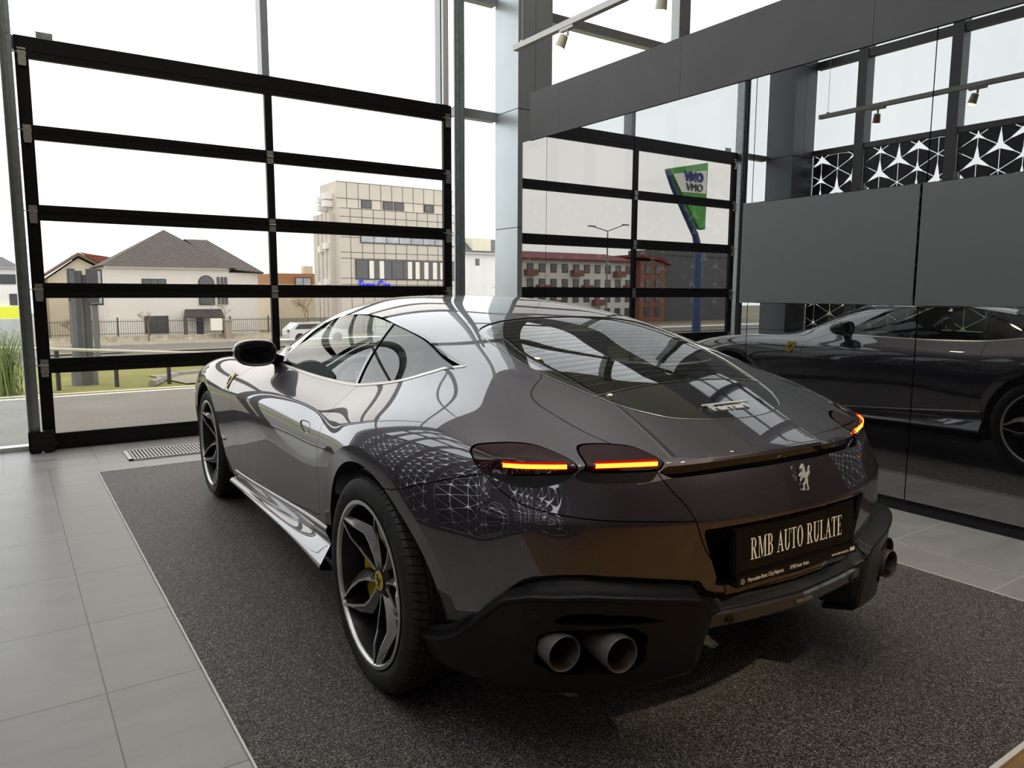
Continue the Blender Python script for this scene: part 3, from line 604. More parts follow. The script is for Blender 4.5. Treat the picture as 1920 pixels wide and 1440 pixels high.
bx = empty('utility_box', (10.2, 46.6, -1.65), label='pale double utility cabinet standing by the iron fence', cat='cabinet'); MB().box((0, 0, .55), (.62, .3, 1.25)).build('cabinet', M['trim_white'], bx); MB().box((.22, .05, 0), (.4, .25, .55)).build('stand', M['kerb'], bx)
MB().box((10.95, 46.5, -1.65), (11.35, 46.85, -.55)).box((10.9, 46.45, -.55), (11.4, 46.9, -.48)).build('utility_box', M['kerb'], label='narrow beige utility cabinet right of the double one', cat='cabinet')
def tree(x, y, h, label, seed, spread=1.):
    rnd = random.Random(seed); b = MB(); t = empty('bare_tree', (x, y, gz(y)), label=label, cat='tree', group='bare winter trees across the road')
    def grow(p, d, L, r, n):
        q = p+d*L; b.bar(p, q, r, 5, r*.62, cap=False)
        if n == 0: return
        for k in range(3 if n > 1 else 4):
            a = d.orthogonal().normalized(); a.rotate(Matrix.Rotation(rnd.uniform(0, 6.28), 3, d)); nd = (d+a*rnd.uniform(.35, .8)*spread); nd.z = abs(nd.z)*.8+.1; grow(p+d*L*rnd.uniform(.55, 1.), nd.normalized(), L*rnd.uniform(.55, .78), r*.55, n-1)
    b.bar((0, 0, 0), (0, 0, h*.25), .05, 6, .04); b.build('trunk', M['bark'], t); b.__init__()
    grow(Vector((0, 0, h*.22)), Vector((0, 0, 1)), h*.3, .035, 5); b.build('branches', M['bark'], t)
tree(6.7, 46.1, 2.1, 'small bare tree before the white house, left of its canopy', 3); tree(10.7, 45.6, 2.6, 'small bare tree before the white house, right of its canopy', 5)
tree(2.9, 45.7, 1.7, 'low bare bush before the small beige house', 8, 1.6); tree(15.6, 45.8, 3.2, 'bare tree between the white house and the office block', 11, 1.3); tree(16.6, 48.2, 3.2, 'bare tree close to the office block', 12, 1.3); tree(37.4, 55, 5.5, 'bare tree before the tall pale house', 14, 1.4)
# ---- pylons
py = empty('advertising_pylon', (.865, 13.2, -.2), label='grey advertising pylon standing on the lawn behind the handrail', cat='sign'); py.scale = (.61, .61, .61)
b = MB(); b.bar((.12, 0, 0), (.12, 0, 2.9), .17, 10).box((.28, -.08, 0), (.42, .12, 2.8)); b.build('column', M['grey_pylon'], py)
MB().bar((.2, 0, -.02), (.2, 0, .62), .30, 14).build('foot', M['grey_pylon'], py); MB().box((-.05, -.12, 2.15), (.12, .1, 2.95)).box((.36, -.12, 2.1), (.62, .1, 2.95)).build('panel', M['grey_pylon'], py)
ad = empty('advertising_box', (2.05, 24, -.9), label='small framed advertising box on a post behind the grey pylon', cat='sign')
MB().bar((.1, 0, 0), (.1, 0, 1.8), .08, 8).build('post', M['grey_pylon'], ad); MB().box((-.05, -.1, 1.75), (.32, .1, 2.75)).build('case', M['winframe'], ad); MB().box((-.01, -.11, 1.8), (.28, -.1, 2.7)).build('poster', M['winlite'], ad)
# ---- white suv on the road (seen past the windscreen)
cv = empty('suv', (12.6, 38, gz(38)), label='white estate car parked on the road behind the windscreen pillar', cat='car'); cv.scale = (.74, .74, .74)
b = MB(); prof = [(-.9, .35), (-.95, .8), (-.85, .95), (-.35, 1.35), (1.6, 1.38), (2.3, .95), (3.2, .85), (3.35, .4)]
b.prism([(x, -.8, z) for x, z in prof], 1.6, (0, 1, 0)); b.build('body', mat('white_car_paint', (.75, .75, .77), .25, coat=1), cv)
MB().prism([(-.55, -.815, .95), (-.25, -.815, 1.28), (1.5, -.815, 1.30), (2.0, -.815, .95)], .02, (0, 1, 0)).build('side_glass', M['windark'], cv)
MB().box((-.99, -.78, .72), (-.9, -.5, .9)).build('tail_light', M['redroof'], cv)
for x in (-.2, 2.5): MB().lathe([(-.1, .0), (-.1, .33), (.1, .33), (.1, 0)], 20, 'y').xf(Matrix.Translation((x, -.75, .33))).build('wheel', M['rubber'], cv, 30)
# ---- ornamental grass by the glass at far left
b = MB(); rnd = random.Random(4)
for k in range(150):
    x = rnd.gauss(-.02, .07); y = 11.3+rnd.gauss(0, .07); d = rnd.uniform(-.28, .26); hh = rnd.uniform(.45, .85)
    b.tube([(x, y, -.05), (x+d*.25, y, hh*.6), (x+d*.7, y, hh*.95), (x+d, y, hh*.9)], .004, 3, rs=[.005, .004, .003, .001])
b.build('ornamental_grass', M['grassblade'], label='clump of tall ornamental grass outside the glass at far left', cat='plant')
# ---- things left of the building, seen in the mirror wall
om = empty('filling_station_sign', (-19.3, 25, -.9), label='tall green and white petrol sign on a bent blue pole', cat='sign')
def P2(x, z): return (x+19.3, 0, z+.9)
MB().prism([P2(-17.15, 6.95), P2(-19.72, 7.45), P2(-19.68, 4.3), P2(-19.25, 4.35)], .35, (0, 1, 0)).build('panel', M['green'], om)
MB().prism([tuple(Vector(P2(-17.35, 6.72))+Vector((0, -.03, 0))), tuple(Vector(P2(-19.62, 7.08))+Vector((0, -.03, 0))), tuple(Vector(P2(-19.62, 5.98))+Vector((0, -.03, 0))), tuple(Vector(P2(-17.95, 5.95))+Vector((0, -.03, 0)))], .03, (0, 1, 0)).build('white_field', M['signwhite'], om)
b = MB(); b.tube([P2(-16.95, 6.85), P2(-17.4, 6.1), P2(-19.0, 4.0), P2(-19.25, 3.3), P2(-19.3, -.9)], .20, 8, rs=[.10, .12, .16, .2, .22]); b.build('pole', M['bluepole'], om)
text_obj('lettering', 'OMV', .56, frame(tuple(Vector(P2(-18.72, 6.50))+Vector((0, -.07, 0))), (1, 0, 0), (0, 0, 1)), M['navy'], om, .02, 1.0, bold=.035)
text_obj('lettering', 'OMV', .50, frame(tuple(Vector(P2(-18.78, 6.04))+Vector((0, -.07, 0))), (1, 0, 0), (0, 0, 1)), M['winframe'], om, .02, 1.05)
ab = empty('apartment_building', (-52, 60, -2.4), label='long white apartment block with red roof, mirrored left of the sign', cat='building')
MB().box((3.5, 0, 0), (20, 8, 6.9)).build('wall', M['render_white'], ab)
b = MB(); b.prism([(3.2, -.6, 6.8), (20.3, -.6, 6.8), (19.6, 4, 7.7), (4.5, 4, 7.7)], .15, (0, 0, 1)); b.build('roof', M['redpaint'], ab)
MB().box((-.3, -.8, 0), (3.5, 8, 7.0)).build('brown_wing', M['brick'], ab); MB().prism([(-.9, -1.2, 6.6), (.5, -1.2, 7.4), (3.6, -1.2, 7.7), (3.6, -1.2, 7.4), (.7, -1.2, 7.1)], 5, (0, 1, 0)).build('wing_roof', M['redpaint'], ab)
for r, z in enumerate((5.6, 4.1, 2.6, 1.1)):
    for k in range(11):
        x = 4.2+k*1.45
        if (k+r) % 4 == 1: MB().box((x-.2, -.7, z-.35), (x+1.1, 0, z+.25)).build('balcony', M['brick'], ab)
        win(ab, x, x+.75, z, z+.85, -.02)
    for k in range(2): win(ab, .5+k*1.5, 1.3+k*1.5, z, z+1., -.82)
dk = MB().box((-64, 60, -2.4), (-53, 66, 6.1)).box((-64, 59.9, 5.4), (-53, 60, 5.6)); dk.build('warehouse', mat('slate_cladding', (.09, .095, .11), .7, noise=.1, nscale=.5), label='dark slate-grey block mirrored behind the petrol sign pole', cat='building')
sl = empty('street_lamp', (-26.7, 40, -1.4), label='double-armed street lamp mirrored above the apartment roofs', cat='lamp')
MB().bar((0, 0, 0), (0, 0, 6.95), .07, 8, .045).build('pole', M['grey_pylon'], sl)
b = MB(); b.bar((0, 0, 6.9), (1.3, 0, 7.15), .035, 6).bar((0, 0, 6.9), (-1.5, 0, 7.4), .035, 6); b.build('arm', M['grey_pylon'], sl)
for s, x, z in ((1, 1.3, 7.17), (-1, -1.5, 7.42)): MB().box((x-.35*(s < 0)-.1, -.1, z-.04), (x+.35*(s > 0)+.1, .1, z+.04)).build('lamp_head', M['grey_pylon'], sl)
# ================================================================ CAR BODY SURFACE (half sections in metres: half width, height per station)
ST=[
(3.50,[(.76,.22),(.80,.32),(.83,.42),(.84,.50),(.83,.56),(.81,.60),(.77,.64),(.71,.665),(.62,.685),(.50,.695),(.36,.70),(.18,.705),(0,.705)]),
(3.22,[(.86,.20),(.885,.33),(.905,.46),(.91,.56),(.90,.63),(.88,.69),(.84,.74),(.76,.775),(.67,.77),(.54,.762),(.38,.768),(.19,.775),(0,.777)]),
(2.95,[(.90,.20),(.925,.35),(.942,.50),(.945,.60),(.94,.68),(.92,.745),(.88,.80),(.80,.835),(.70,.832),(.56,.815),(.39,.82),(.2,.832),(0,.835)]),
(2.67,[(.90,.22),(.93,.38),(.95,.54),(.957,.65),(.952,.72),(.93,.785),(.88,.845),(.80,.874),(.70,.868),(.56,.85),(.39,.856),(.2,.87),(0,.874)]),
(2.38,[(.90,.24),(.93,.38),(.948,.54),(.955,.66),(.952,.73),(.93,.795),(.88,.85),(.80,.882),(.71,.885),(.58,.878),(.4,.888),(.2,.903),(0,.907)]),
(2.12,[(.90,.24),(.928,.39),(.945,.54),(.953,.68),(.950,.74),(.925,.80),(.88,.85),(.80,.89),(.71,.905),(.59,.925),(.41,.95),(.2,.962),(0,.965)]),
(1.86,[(.90,.25),(.925,.40),(.942,.56),(.953,.69),(.949,.755),(.92,.815),(.865,.862),(.79,.90),(.70,.95),(.60,1.02),(.43,1.08),(.2,1.112),(0,1.12)]),
(1.58,[(.90,.25),(.925,.40),(.942,.57),(.953,.69),(.947,.765),(.92,.825),(.87,.873),(.768,.922),(.692,1.012),(.602,1.10),(.42,1.178),(.2,1.208),(0,1.216)]),
(1.25,[(.90,.255),(.925,.41),(.943,.58),(.953,.69),(.946,.77),(.92,.83),(.872,.88),(.772,.920),(.711,1.036),(.632,1.148),(.40,1.232),(.2,1.254),(0,1.26)]),
(.85,[(.90,.26),(.925,.41),(.945,.59),(.953,.69),(.946,.765),(.925,.82),(.88,.87),(.768,.916),(.714,1.050),(.640,1.180),(.40,1.228),(.2,1.244),(0,1.249)]),
(.50,[(.91,.27),(.938,.42),(.952,.60),(.954,.70),(.943,.765),(.925,.81),(.885,.865),(.766,.930),(.712,1.045),(.640,1.157),(.40,1.194),(.2,1.210),(0,1.215)]),
(.22,[(.925,.28),(.952,.43),(.968,.60),(.972,.70),(.965,.765),(.947,.82),(.90,.885),(.747,.966),(.687,1.038),(.612,1.108),(.40,1.150),(.2,1.168),(0,1.173)]),
(0,[(.935,.29),(.965,.44),(.983,.60),(.985,.70),(.977,.765),(.955,.82),(.90,.893),(.778,.950),(.69,1.003),(.56,1.062),(.40,1.09),(.2,1.108),(0,1.113)]),
(-.2,[(.92,.29),(.955,.44),(.97,.60),(.97,.69),(.957,.765),(.932,.82),(.875,.892),(.785,.938),(.69,.966),(.56,1.003),(.40,1.035),(.2,1.055),(0,1.06)]),
(-.36,[(.88,.29),(.915,.44),(.925,.60),(.92,.69),(.91,.755),(.885,.812),(.835,.872),(.755,.908),(.66,.925),(.54,.953),(.39,.985),(.2,1.008),(0,1.014)]),
(-.50,[(.82,.30),(.85,.44),(.862,.60),(.857,.69),(.842,.75),(.826,.805),(.792,.850),(.725,.872),(.637,.884),(.52,.908),(.37,.943),(.19,.965),(0,.97)]),
]
# tail ring (station T): r5..r12 lip
RING=[(.797,-.50,.81),(.762,-.555,.828),(.71,-.61,.833),(.63,-.67,.83),(.53,-.722,.829),(.39,-.78,.830),(.2,-.835,.842),(0,-.85,.845)]
# rear rows from lip downward, z rows r4..r0, columns k0..k7 (k0 is side column, same as ring of station T)
REAR={
4:[(.81,-.535,.745),(.765,-.595,.755),(.71,-.65,.76),(.635,-.705,.765),(.54,-.76,.772),(.39,-.825,.775),(.2,-.875,.777),(0,-.892,.778)],
3:[(.822,-.545,.69),(.775,-.615,.695),(.72,-.67,.695),(.64,-.735,.69),(.54,-.79,.688),(.39,-.853,.685),(.2,-.895,.682),(0,-.91,.68)],
2:[(.825,-.55,.60),(.78,-.62,.60),(.725,-.68,.60),(.645,-.74,.60),(.545,-.795,.60),(.39,-.85,.60),(.2,-.89,.60),(0,-.905,.60)],
1:[(.815,-.545,.44),(.77,-.62,.44),(.715,-.68,.44),(.64,-.745,.44),(.54,-.80,.44),(.39,-.85,.44),(.2,-.89,.44),(0,-.905,.44)],
0:[(.785,-.53,.30),(.74,-.60,.30),(.69,-.655,.30),(.62,-.71,.30),(.53,-.76,.30),(.38,-.81,.30),(.2,-.85,.30),(0,-.865,.30)],
}
# nose
NOSE={
5:[(.79,3.53,.59),(.73,3.57,.625),(.66,3.60,.645),(.56,3.62,.655),(.43,3.635,.66),(.3,3.645,.665),(.15,3.65,.665),(0,3.65,.665)],
4:[(.80,3.55,.53),(.73,3.60,.55),(.65,3.63,.565),(.55,3.655,.57),(.42,3.67,.575),(.3,3.68,.58),(.15,3.685,.58),(0,3.685,.58)],
3:[(.80,3.56,.48),(.73,3.61,.49),(.65,3.645,.49),(.55,3.665,.49),(.42,3.68,.49),(.3,3.69,.49),(.15,3.695,.49),(0,3.695,.49)],
2:[(.79,3.56,.40),(.72,3.61,.40),(.64,3.645,.40),(.54,3.665,.40),(.42,3.68,.40),(.3,3.69,.40),(.15,3.695,.40),(0,3.695,.40)],
1:[(.76,3.54,.30),(.70,3.59,.30),(.62,3.62,.30),(.53,3.64,.30),(.41,3.65,.30),(.3,3.66,.30),(.15,3.665,.30),(0,3.665,.30)],
0:[(.72,3.50,.20),(.67,3.54,.19),(.60,3.57,.18),(.51,3.59,.18),(.4,3.60,.18),(.3,3.61,.18),(.15,3.615,.18),(0,3.615,.18)],
}
def build_cage():
    """full symmetric cage: returns verts, faces, creases dict{(i,j):c}"""
    V=[];idx={}
    def add(p):
        k=tuple(round(c,5) for c in p)
        if k not in idx: idx[k]=len(V);V.append(list(p))
        return idx[k]
    F=[];CR={}
    for s in(-1,1):
        rings=[]
        nose=[(NOSE[j][0][0]*s,NOSE[j][0][1],NOSE[j][0][2]) for j in range(0,5)]+[(p[0]*s,p[1],p[2]) for p in NOSE[5]]
        rings.append(nose)
        for y,pr in ST: rings.append([(w*s,y,z) for w,z in pr])
        tail=[(REAR[j][0][0]*s,REAR[j][0][1],REAR[j][0][2]) for j in range(0,5)]+[(p[0]*s,p[1],p[2]) for p in RING]
        rings.append(tail)
        R=[[add(p) for p in r] for r in rings]
        def quad(a,b,c,d): F.append((a,b,c,d) if s<0 else (d,c,b,a))
        for i in range(len(R)-1):
            for j in range(12):
                quad(R[i][j],R[i][j+1],R[i+1][j+1],R[i+1][j])
        # rear face rows
        rows=[[add((p[0]*s,p[1],p[2])) for p in REAR[j]] for j in range(5)]+[R[-1][5:]]
        for j in range(5):
            for k in range(7): quad(rows[j][k],rows[j+1][k],rows[j+1][k+1],rows[j][k+1])
        for k in range(7):
            c=[.0,.25,.45,.6,.75,.85,.85][k]
            CR[(rows[5][k],rows[5][k+1])]=c
            c=[.0,.3,.5,.5,.5,.5,.5][k]
            CR[(rows[3][k],rows[3][k+1])]=c
        rows=[[add((p[0]*s,p[1],p[2])) for p in NOSE[j]] for j in range(6)]
        for j in range(5):
            for k in range(7): quad(rows[j+1][k],rows[j][k],rows[j][k+1],rows[j+1][k+1])
    return V,F,CR

def fair(V,F,CR,lam=.004,its=1,fix=()):
    """V list of pts. builds K from 'opposite' edges through each vertex of valence 4 (straight lines), arc-length second differences"""
    T=np.array(V,float);n=len(T)
    nb={i:set() for i in range(n)};vf={i:[] for i in range(n)}
    for f in F:
        for a in range(4):
            nb[f[a]].add(f[(a+1)%4]);nb[f[a]].add(f[a-1]);vf[f[a]].append(f)
    rows=[]
    cr={tuple(sorted(k)):c for k,c in CR.items()}
    for v in range(n):
        N=list(nb[v])
        pairs=[]
        if len(N)==4 and len(vf[v])==4:
            for i in range(4):
                for j in range(i+1,4):
                    if not any(N[i] in f and N[j] in f for f in vf[v]): pairs.append((N[i],N[j]))
        elif len(vf[v])==2:  # boundary
            bd=[u for u in N if sum(u in f for f in vf[v])==1]
            if len(bd)==2: pairs.append(tuple(bd))
        for a,b in pairs:
            # skip when line crosses creased edge at v
            creased=[u for u in N if cr.get(tuple(sorted((u,v))),0)>.2]
            if creased and a not in creased: continue
            d1=np.linalg.norm(T[a]-T[v]);d2=np.linalg.norm(T[b]-T[v]);h=(d1+d2)/2
            r=np.zeros(n);s=(d1*d2)**.5
            r[a]=1/d1;r[b]=1/d2;r[v]=-1/d1-1/d2
            rows.append(r*(s**.5)) # ~ h^1.5 scaled curvature
    A=np.array(rows);K=A.T@A
    W=np.ones(n)
    for i in fix: W[i]=50
    return np.linalg.solve(np.diag(W)+lam*K,W[:,None]*T)
def subdivided(V, F, CR, lv):
    me = bpy.data.meshes.new('cage'); me.from_pydata(V, [], F); me.update()
    at = me.attributes.new('crease_edge', 'FLOAT', 'EDGE'); ed = {tuple(sorted(e.vertices)): e.index for e in me.edges}
    for (a, b), c in CR.items(): at.data[ed[tuple(sorted((a, b)))]].value = c
    ob = bpy.data.objects.new('cage', me); COL.objects.link(ob)
    m = ob.modifiers.new('s', 'SUBSURF'); m.levels = lv; m.render_levels = lv; m.use_limit_surface = False; m.boundary_smooth = 'PRESERVE_CORNERS'
    dg = bpy.context.evaluated_depsgraph_get(); dg.update(); ev = ob.evaluated_get(dg); e = ev.to_mesh()
    n = len(e.vertices); co = np.empty(n*3); e.vertices.foreach_get('co', co); co = co.reshape(-1, 3)
    fa = np.empty(len(e.loops), dtype=np.int64); e.loops.foreach_get('vertex_index', fa); fa = fa.reshape(-1, 4)
    ev.to_mesh_clear(); bpy.data.objects.remove(ob); bpy.data.meshes.remove(me); return co, fa
def body_surface(lv=4):
    V, F, CR = build_cage(); T0 = np.array(V); T = fair(V, F, CR, .05); T = fair((T0+.8*(T0-T)).tolist(), F, CR, .05); P = T.copy()
    for k in range(10):
        co, _ = subdivided(P.tolist(), F, CR, 3); P += (T-co[:len(T)])*.8
    return subdivided(P.tolist(), F, CR, lv)
class Sf:
    """triangle soup surface with normals; cut() splits it along the zero line of a field"""
    def __init__(s, co, nr, t): s.co, s.nr, s.t = co, nr, t
    def cut(s, f):
        f = np.where(np.abs(f) < 1e-7, 1e-7, f); sg = f[s.t] > 0; k = sg.sum(1)
        T = s.t[(k == 1) | (k == 2)]; S = f[T] > 0
        pos = s.t[k == 3]; neg = s.t[k == 0]; co, nr = s.co, s.nr
        if len(T):
            lone = np.where(S.sum(1) == 1, S.argmax(1), (~S).argmax(1)); r = np.arange(len(T))
            A = T[r, lone]; B = T[r, (lone+1) % 3]; C = T[r, (lone+2) % 3]; apos = f[A] > 0
            E = np.sort(np.concatenate([np.c_[A, B], np.c_[A, C]]), axis=1); U, inv = np.unique(E, axis=0, return_inverse=True); inv = inv.ravel()
            w = (f[U[:, 0]]/(f[U[:, 0]]-f[U[:, 1]]))[:, None]; nc = co[U[:, 0]]*(1-w)+co[U[:, 1]]*w; nn = nr[U[:, 0]]*(1-w)+nr[U[:, 1]]*w
            nn /= np.linalg.norm(nn, axis=1)[:, None]; b = len(co); co = np.r_[co, nc]; nr = np.r_[nr, nn]
            I = b+inv[:len(T)]; J = b+inv[len(T):]; t1 = np.c_[A, I, J]; t2 = np.r_[np.c_[I, B, C], np.c_[I, C, J]]; a2 = np.r_[apos, apos]
            pos = np.r_[pos, t1[apos], t2[~a2]]; neg = np.r_[neg, t1[~apos], t2[a2]]
        return Sf(co, nr, neg).pack(), Sf(co, nr, pos).pack()
    def pack(s):
        u, inv = np.unique(s.t, return_inverse=True); return Sf(s.co[u], s.nr[u], inv.reshape(s.t.shape))
    def sub(s, maskv):
        return Sf(s.co, s.nr, s.t[maskv[s.t].all(1)]).pack()
    def push(s, d): return Sf(s.co+s.nr*(d if np.isscalar(d) else d[:, None]), s.nr, s.t)
    def renormal(s):
        fn = np.cross(s.co[s.t[:, 1]]-s.co[s.t[:, 0]], s.co[s.t[:, 2]]-s.co[s.t[:, 0]]); n = np.zeros_like(s.co)
        for k in range(3): np.add.at(n, s.t[:, k], fn)
        s.nr = n/np.maximum(np.linalg.norm(n, axis=1), 1e-12)[:, None]; return s
    def add(s, o): return Sf(np.r_[s.co, o.co], np.r_[s.nr, o.nr], np.r_[s.t, o.t+len(s.co)])
    def skirt(s, d=.010, direction=None):
        """folded-in edge along every open border"""
        e = np.concatenate([s.t[:, [0, 1]], s.t[:, [1, 2]], s.t[:, [2, 0]]]); k = np.sort(e, axis=1); u, i, c = np.unique(k, axis=0, return_index=True, return_counts=True)
        be = e[i[c == 1]]; vs, inv = np.unique(be, return_inverse=True); inv = inv.reshape(be.shape); P = s.co[vs]
        off = -s.nr[vs]*d if direction is None else np.tile(np.array(direction, float)*d, (len(vs), 1))
        Q = P+off; n = len(vs); co = np.r_[P, Q]; a, b = inv[:, 0], inv[:, 1]
        t = np.r_[np.c_[b, a, a+n], np.c_[b, a+n, b+n]]; return Sf(co, co*0, t).renormal()
    def build(s, name, m, parent, **kw):
        me = bpy.data.meshes.new(name); n, k = len(s.co), len(s.t)
        me.vertices.add(n); me.vertices.foreach_set('co', s.co.ravel()); me.loops.add(k*3); me.loops.foreach_set('vertex_index', s.t.ravel().astype(np.int32))
        me.polygons.add(k); me.polygons.foreach_set('loop_start', np.arange(0, k*3, 3, dtype=np.int32)); me.update(calc_edges=True); me.validate()
        me.polygons.foreach_set('use_smooth', [True]*len(me.polygons))
        if len(me.vertices) == n: me.normals_split_custom_set_from_vertices([tuple(v) for v in s.nr])
        me.materials.append(m); o = bpy.data.objects.new(name, me); COL.objects.link(o); o.parent = parent; return tag(o, **kw)
def spline2(pts, closed=True, n=8, sharp=()):
    """Catmull-Rom through 2D points; indices in sharp stay corners"""
    P = [np.array(p, float) for p in pts]; N = len(P); out = []
    for i in range(N if closed else N-1):
        p1, p2 = P[i], P[(i+1) % N]; p0 = P[(i-1) % N] if (closed or i > 0) else p1; p3 = P[(i+2) % N] if (closed or i+2 < N) else p2
        if i in sharp: p0 = p1
        if (i+1) % N in sharp: p3 = p2
        for k in range(n):
            t = k/n; out.append(.5*((2*p1)+(-p0+p2)*t+(2*p0-5*p1+4*p2-p3)*t*t+(-p0+3*p1-3*p2+p3)*t**3))
    if not closed: out.append(P[-1])
    return np.array(out)
def psdf(X, Y, poly):
    """signed distance to closed polygon, negative inside"""
    Q = np.c_[X, Y]; d = np.full(len(Q), 1e9); ins = np.zeros(len(Q), bool); n = len(poly)
    for i in range(n):
        a, b = poly[i], poly[(i+1) % n]; e = b-a; L = e@e
        if L < 1e-14: continue
        w = Q-a; t = np.clip(w@e/L, 0, 1); r = w-t[:, None]*e; d = np.minimum(d, np.einsum('ij,ij->i', r, r))
        c = (a[1] > Q[:, 1]) != (b[1] > Q[:, 1]); x = (b[0]-a[0])*(Q[:, 1]-a[1])/(b[1]-a[1]+1e-15)+a[0]; ins ^= c & (Q[:, 0] < x)
    return np.sqrt(d)*np.where(ins, -1, 1)
G = .0015   # half width of the shut lines
def carve(S, field, gap=G):
    """-> (inside piece, outside piece) with a gap between"""
    a, rest = S.cut(field(S)+gap); b, out = S.cut(field(S)-gap); return a, out

# ================================================================ THE CAR
car = empty('sports_car', (1.8623, 2.1277, .006), -.02892, label='dark grey metallic two-door sports coupe standing on the stone mat', cat='car')
bc, bf = body_surface(4)
# make sure faces wind outwards
tri = np.r_[bf[:, [0, 1, 2]], bf[:, [0, 2, 3]]]
S = Sf(bc.copy(), bc*0, tri).renormal()
top = S.co[:, 2].argmax()
if S.nr[top, 2] < 0: S = Sf(bc.copy(), bc*0, tri[:, ::-1].copy()).renormal()
BODY = S
BV = BVHTree.FromPolygons(S.co.tolist(), S.t.tolist())
def on_body(x, y, z, d=(0, 0, -1)):
    h = BV.ray_cast(Vector((x, y, z)), Vector(d)); return h[0], h[1]
ax = lambda s: np.abs(s.co[:, 0]); cy = lambda s: s.co[:, 1]; cz = lambda s: s.co[:, 2]
# wheel arches: rolled flange then opening
def circ(s, y, z, r): return np.where(ax(s) > .55, np.hypot(cy(s)-y, cz(s)-z)-r, 1.)
WH = ((0, .347, .396, .447), (2.67, .335, .382, .427))
for y, z, r, rf in WH:
    fl, S = S.cut(circ(S, y, z, rf))
    d = np.hypot(fl.co[:, 1]-y, fl.co[:, 2]-z); k = np.clip((rf-d)/(rf-r), 0, 1.2)
    fl.co[:, 0] -= np.sign(fl.co[:, 0])*.009*k; fl.renormal(); _, fl = fl.cut(circ(fl, y, z, r)); S = S.add(fl)
# ---- glasshouse
D3 = [(.774, 1.63, .933), (.791, 1.379, .926), (.796, 1.091, .923), (.795, .855, .923), (.793, .669, .926), (.793, .512, .932), (.787, .401, .942), (.767, .213, .969), (.735, .112, .992), (.688, .049, 1.015), (.655, .026, 1.028), (.620, -.02, 1.042), (.618, .064, 1.054), (.616, .118, 1.068), (.610, .197, 1.091), (.606, .277, 1.111), (.611, .399, 1.135), (.612, .533, 1.157), (.598, .723, 1.179), (.597, .938, 1.182), (.604, 1.169, 1.163), (.648, 1.330, 1.109), (.680, 1.430, 1.058), (.716, 1.520, .997)]
SK = .8
DLO = spline2([(y, z-SK*x) for x, y, z in D3], True, 6, (0, 11))
qq = lambda s: cz(s)-SK*ax(s)
fD = lambda s: np.where((ax(s) > .35) & (cy(s) < 1.9) & (cy(s) > -.2), psdf(cy(s), qq(s), DLO), .5)
side_out, S = S.cut(fD(S)-.016)
trim, side = side_out.cut(-fD(side_out)); trim, side = (trim, side)
frame_, gl = side_out.cut(-(fD(side_out)+.001))   # gl: inside
frame_, gl = (gl, frame_) if fD(gl).mean() > fD(frame_).mean() else (frame_, gl)
# the glass itself is one fair low-order surface per side
A_ = lambda Y, Z: np.c_[np.ones_like(Y), Y, Z, Y*Y, Y*Z, Z*Z, Y**3, Y*Y*Z, 0*Y, 0*Y]
gy, gz_ = cy(gl)-.8, cz(gl)-1.05; cf = np.linalg.lstsq(A_(gy, gz_), ax(gl), rcond=None)[0]; sgx = np.sign(gl.co[:, 0]); gl.co[:, 0] = sgx*(A_(gy, gz_)@cf)
dY = cf[1]+2*cf[3]*gy+cf[4]*gz_+3*cf[6]*gy**2+2*cf[7]*gy*gz_+cf[8]*gz_**2; dZ = cf[2]+cf[4]*gy+2*cf[5]*gz_+cf[7]*gy**2+2*cf[8]*gy*gz_+3*cf[9]*gz_**2
gl.nr = np.c_[sgx, -dY, -dZ]; gl.nr /= np.linalg.norm(gl.nr, axis=1)[:, None]
# divider bar between door glass and quarter glass
def fdiv(s): return (cy(s)-(.492+(cz(s)-.932)*(.533-.492)/(1.157-.932)))
q, dgl = gl.cut(fdiv(gl)+.010); pillar, dgl = dgl.cut(fdiv(dgl)-.010)
def split_lr(s): a, b = s.cut(s.co[:, 0]); return a, b     # left (x<0), right
for nm, pc, mt_, dd in (('door_glass', dgl, M['carglass'], -.004), ('quarter_glass', q, M['cargreen'], -.004)):
    for p in split_lr(pc): p.push(dd).build(nm, mt_, car)
LOWY = np.array([p[1] for p in D3[:12]][::-1]); LOWQ = np.array([p[2]-SK*p[0] for p in D3[:12]][::-1])
fl_ = lambda s: np.where(cy(s) > -.03, qq(s)-np.interp(cy(s), LOWY, LOWQ)-.0005, -1.)
lowf, upf = frame_.cut(fl_(frame_))
for p in split_lr(upf.add(upf.skirt(.012))): p.build('window_trim', M['blackgloss'], car)
for p in split_lr(lowf.push(.0015).add(lowf.push(.0015).skirt(.012))): p.build('belt_strip', M['belt'], car)
for p in split_lr(pillar.add(pillar.skirt(.010))): p.push(.001).build('window_pillar', M['blackgloss'], car)
# bright belt strip under the side glass
REARW = [(0, .27), (.15, .27), (.30, .25), (.40, .212), (.437, .165), (.45, .09), (.45, -.02), (.447, -.14), (.432, -.245), (.405, -.335), (.37, -.44), (.335, -.515), (.29, -.575), (.24, -.625), (.16, -.662), (.08, -.682), (0, -.688)]
RW = spline2(REARW+[(-x, y) for x, y in REARW[1:-1][::-1]], True, 6)
fR = lambda s: np.where((cy(s) < .6) & (cy(s) > -.76) & (cz(s) > .8), psdf(s.co[:, 0], cy(s), RW), .5)
rw, S = carve(S, fR, .003)
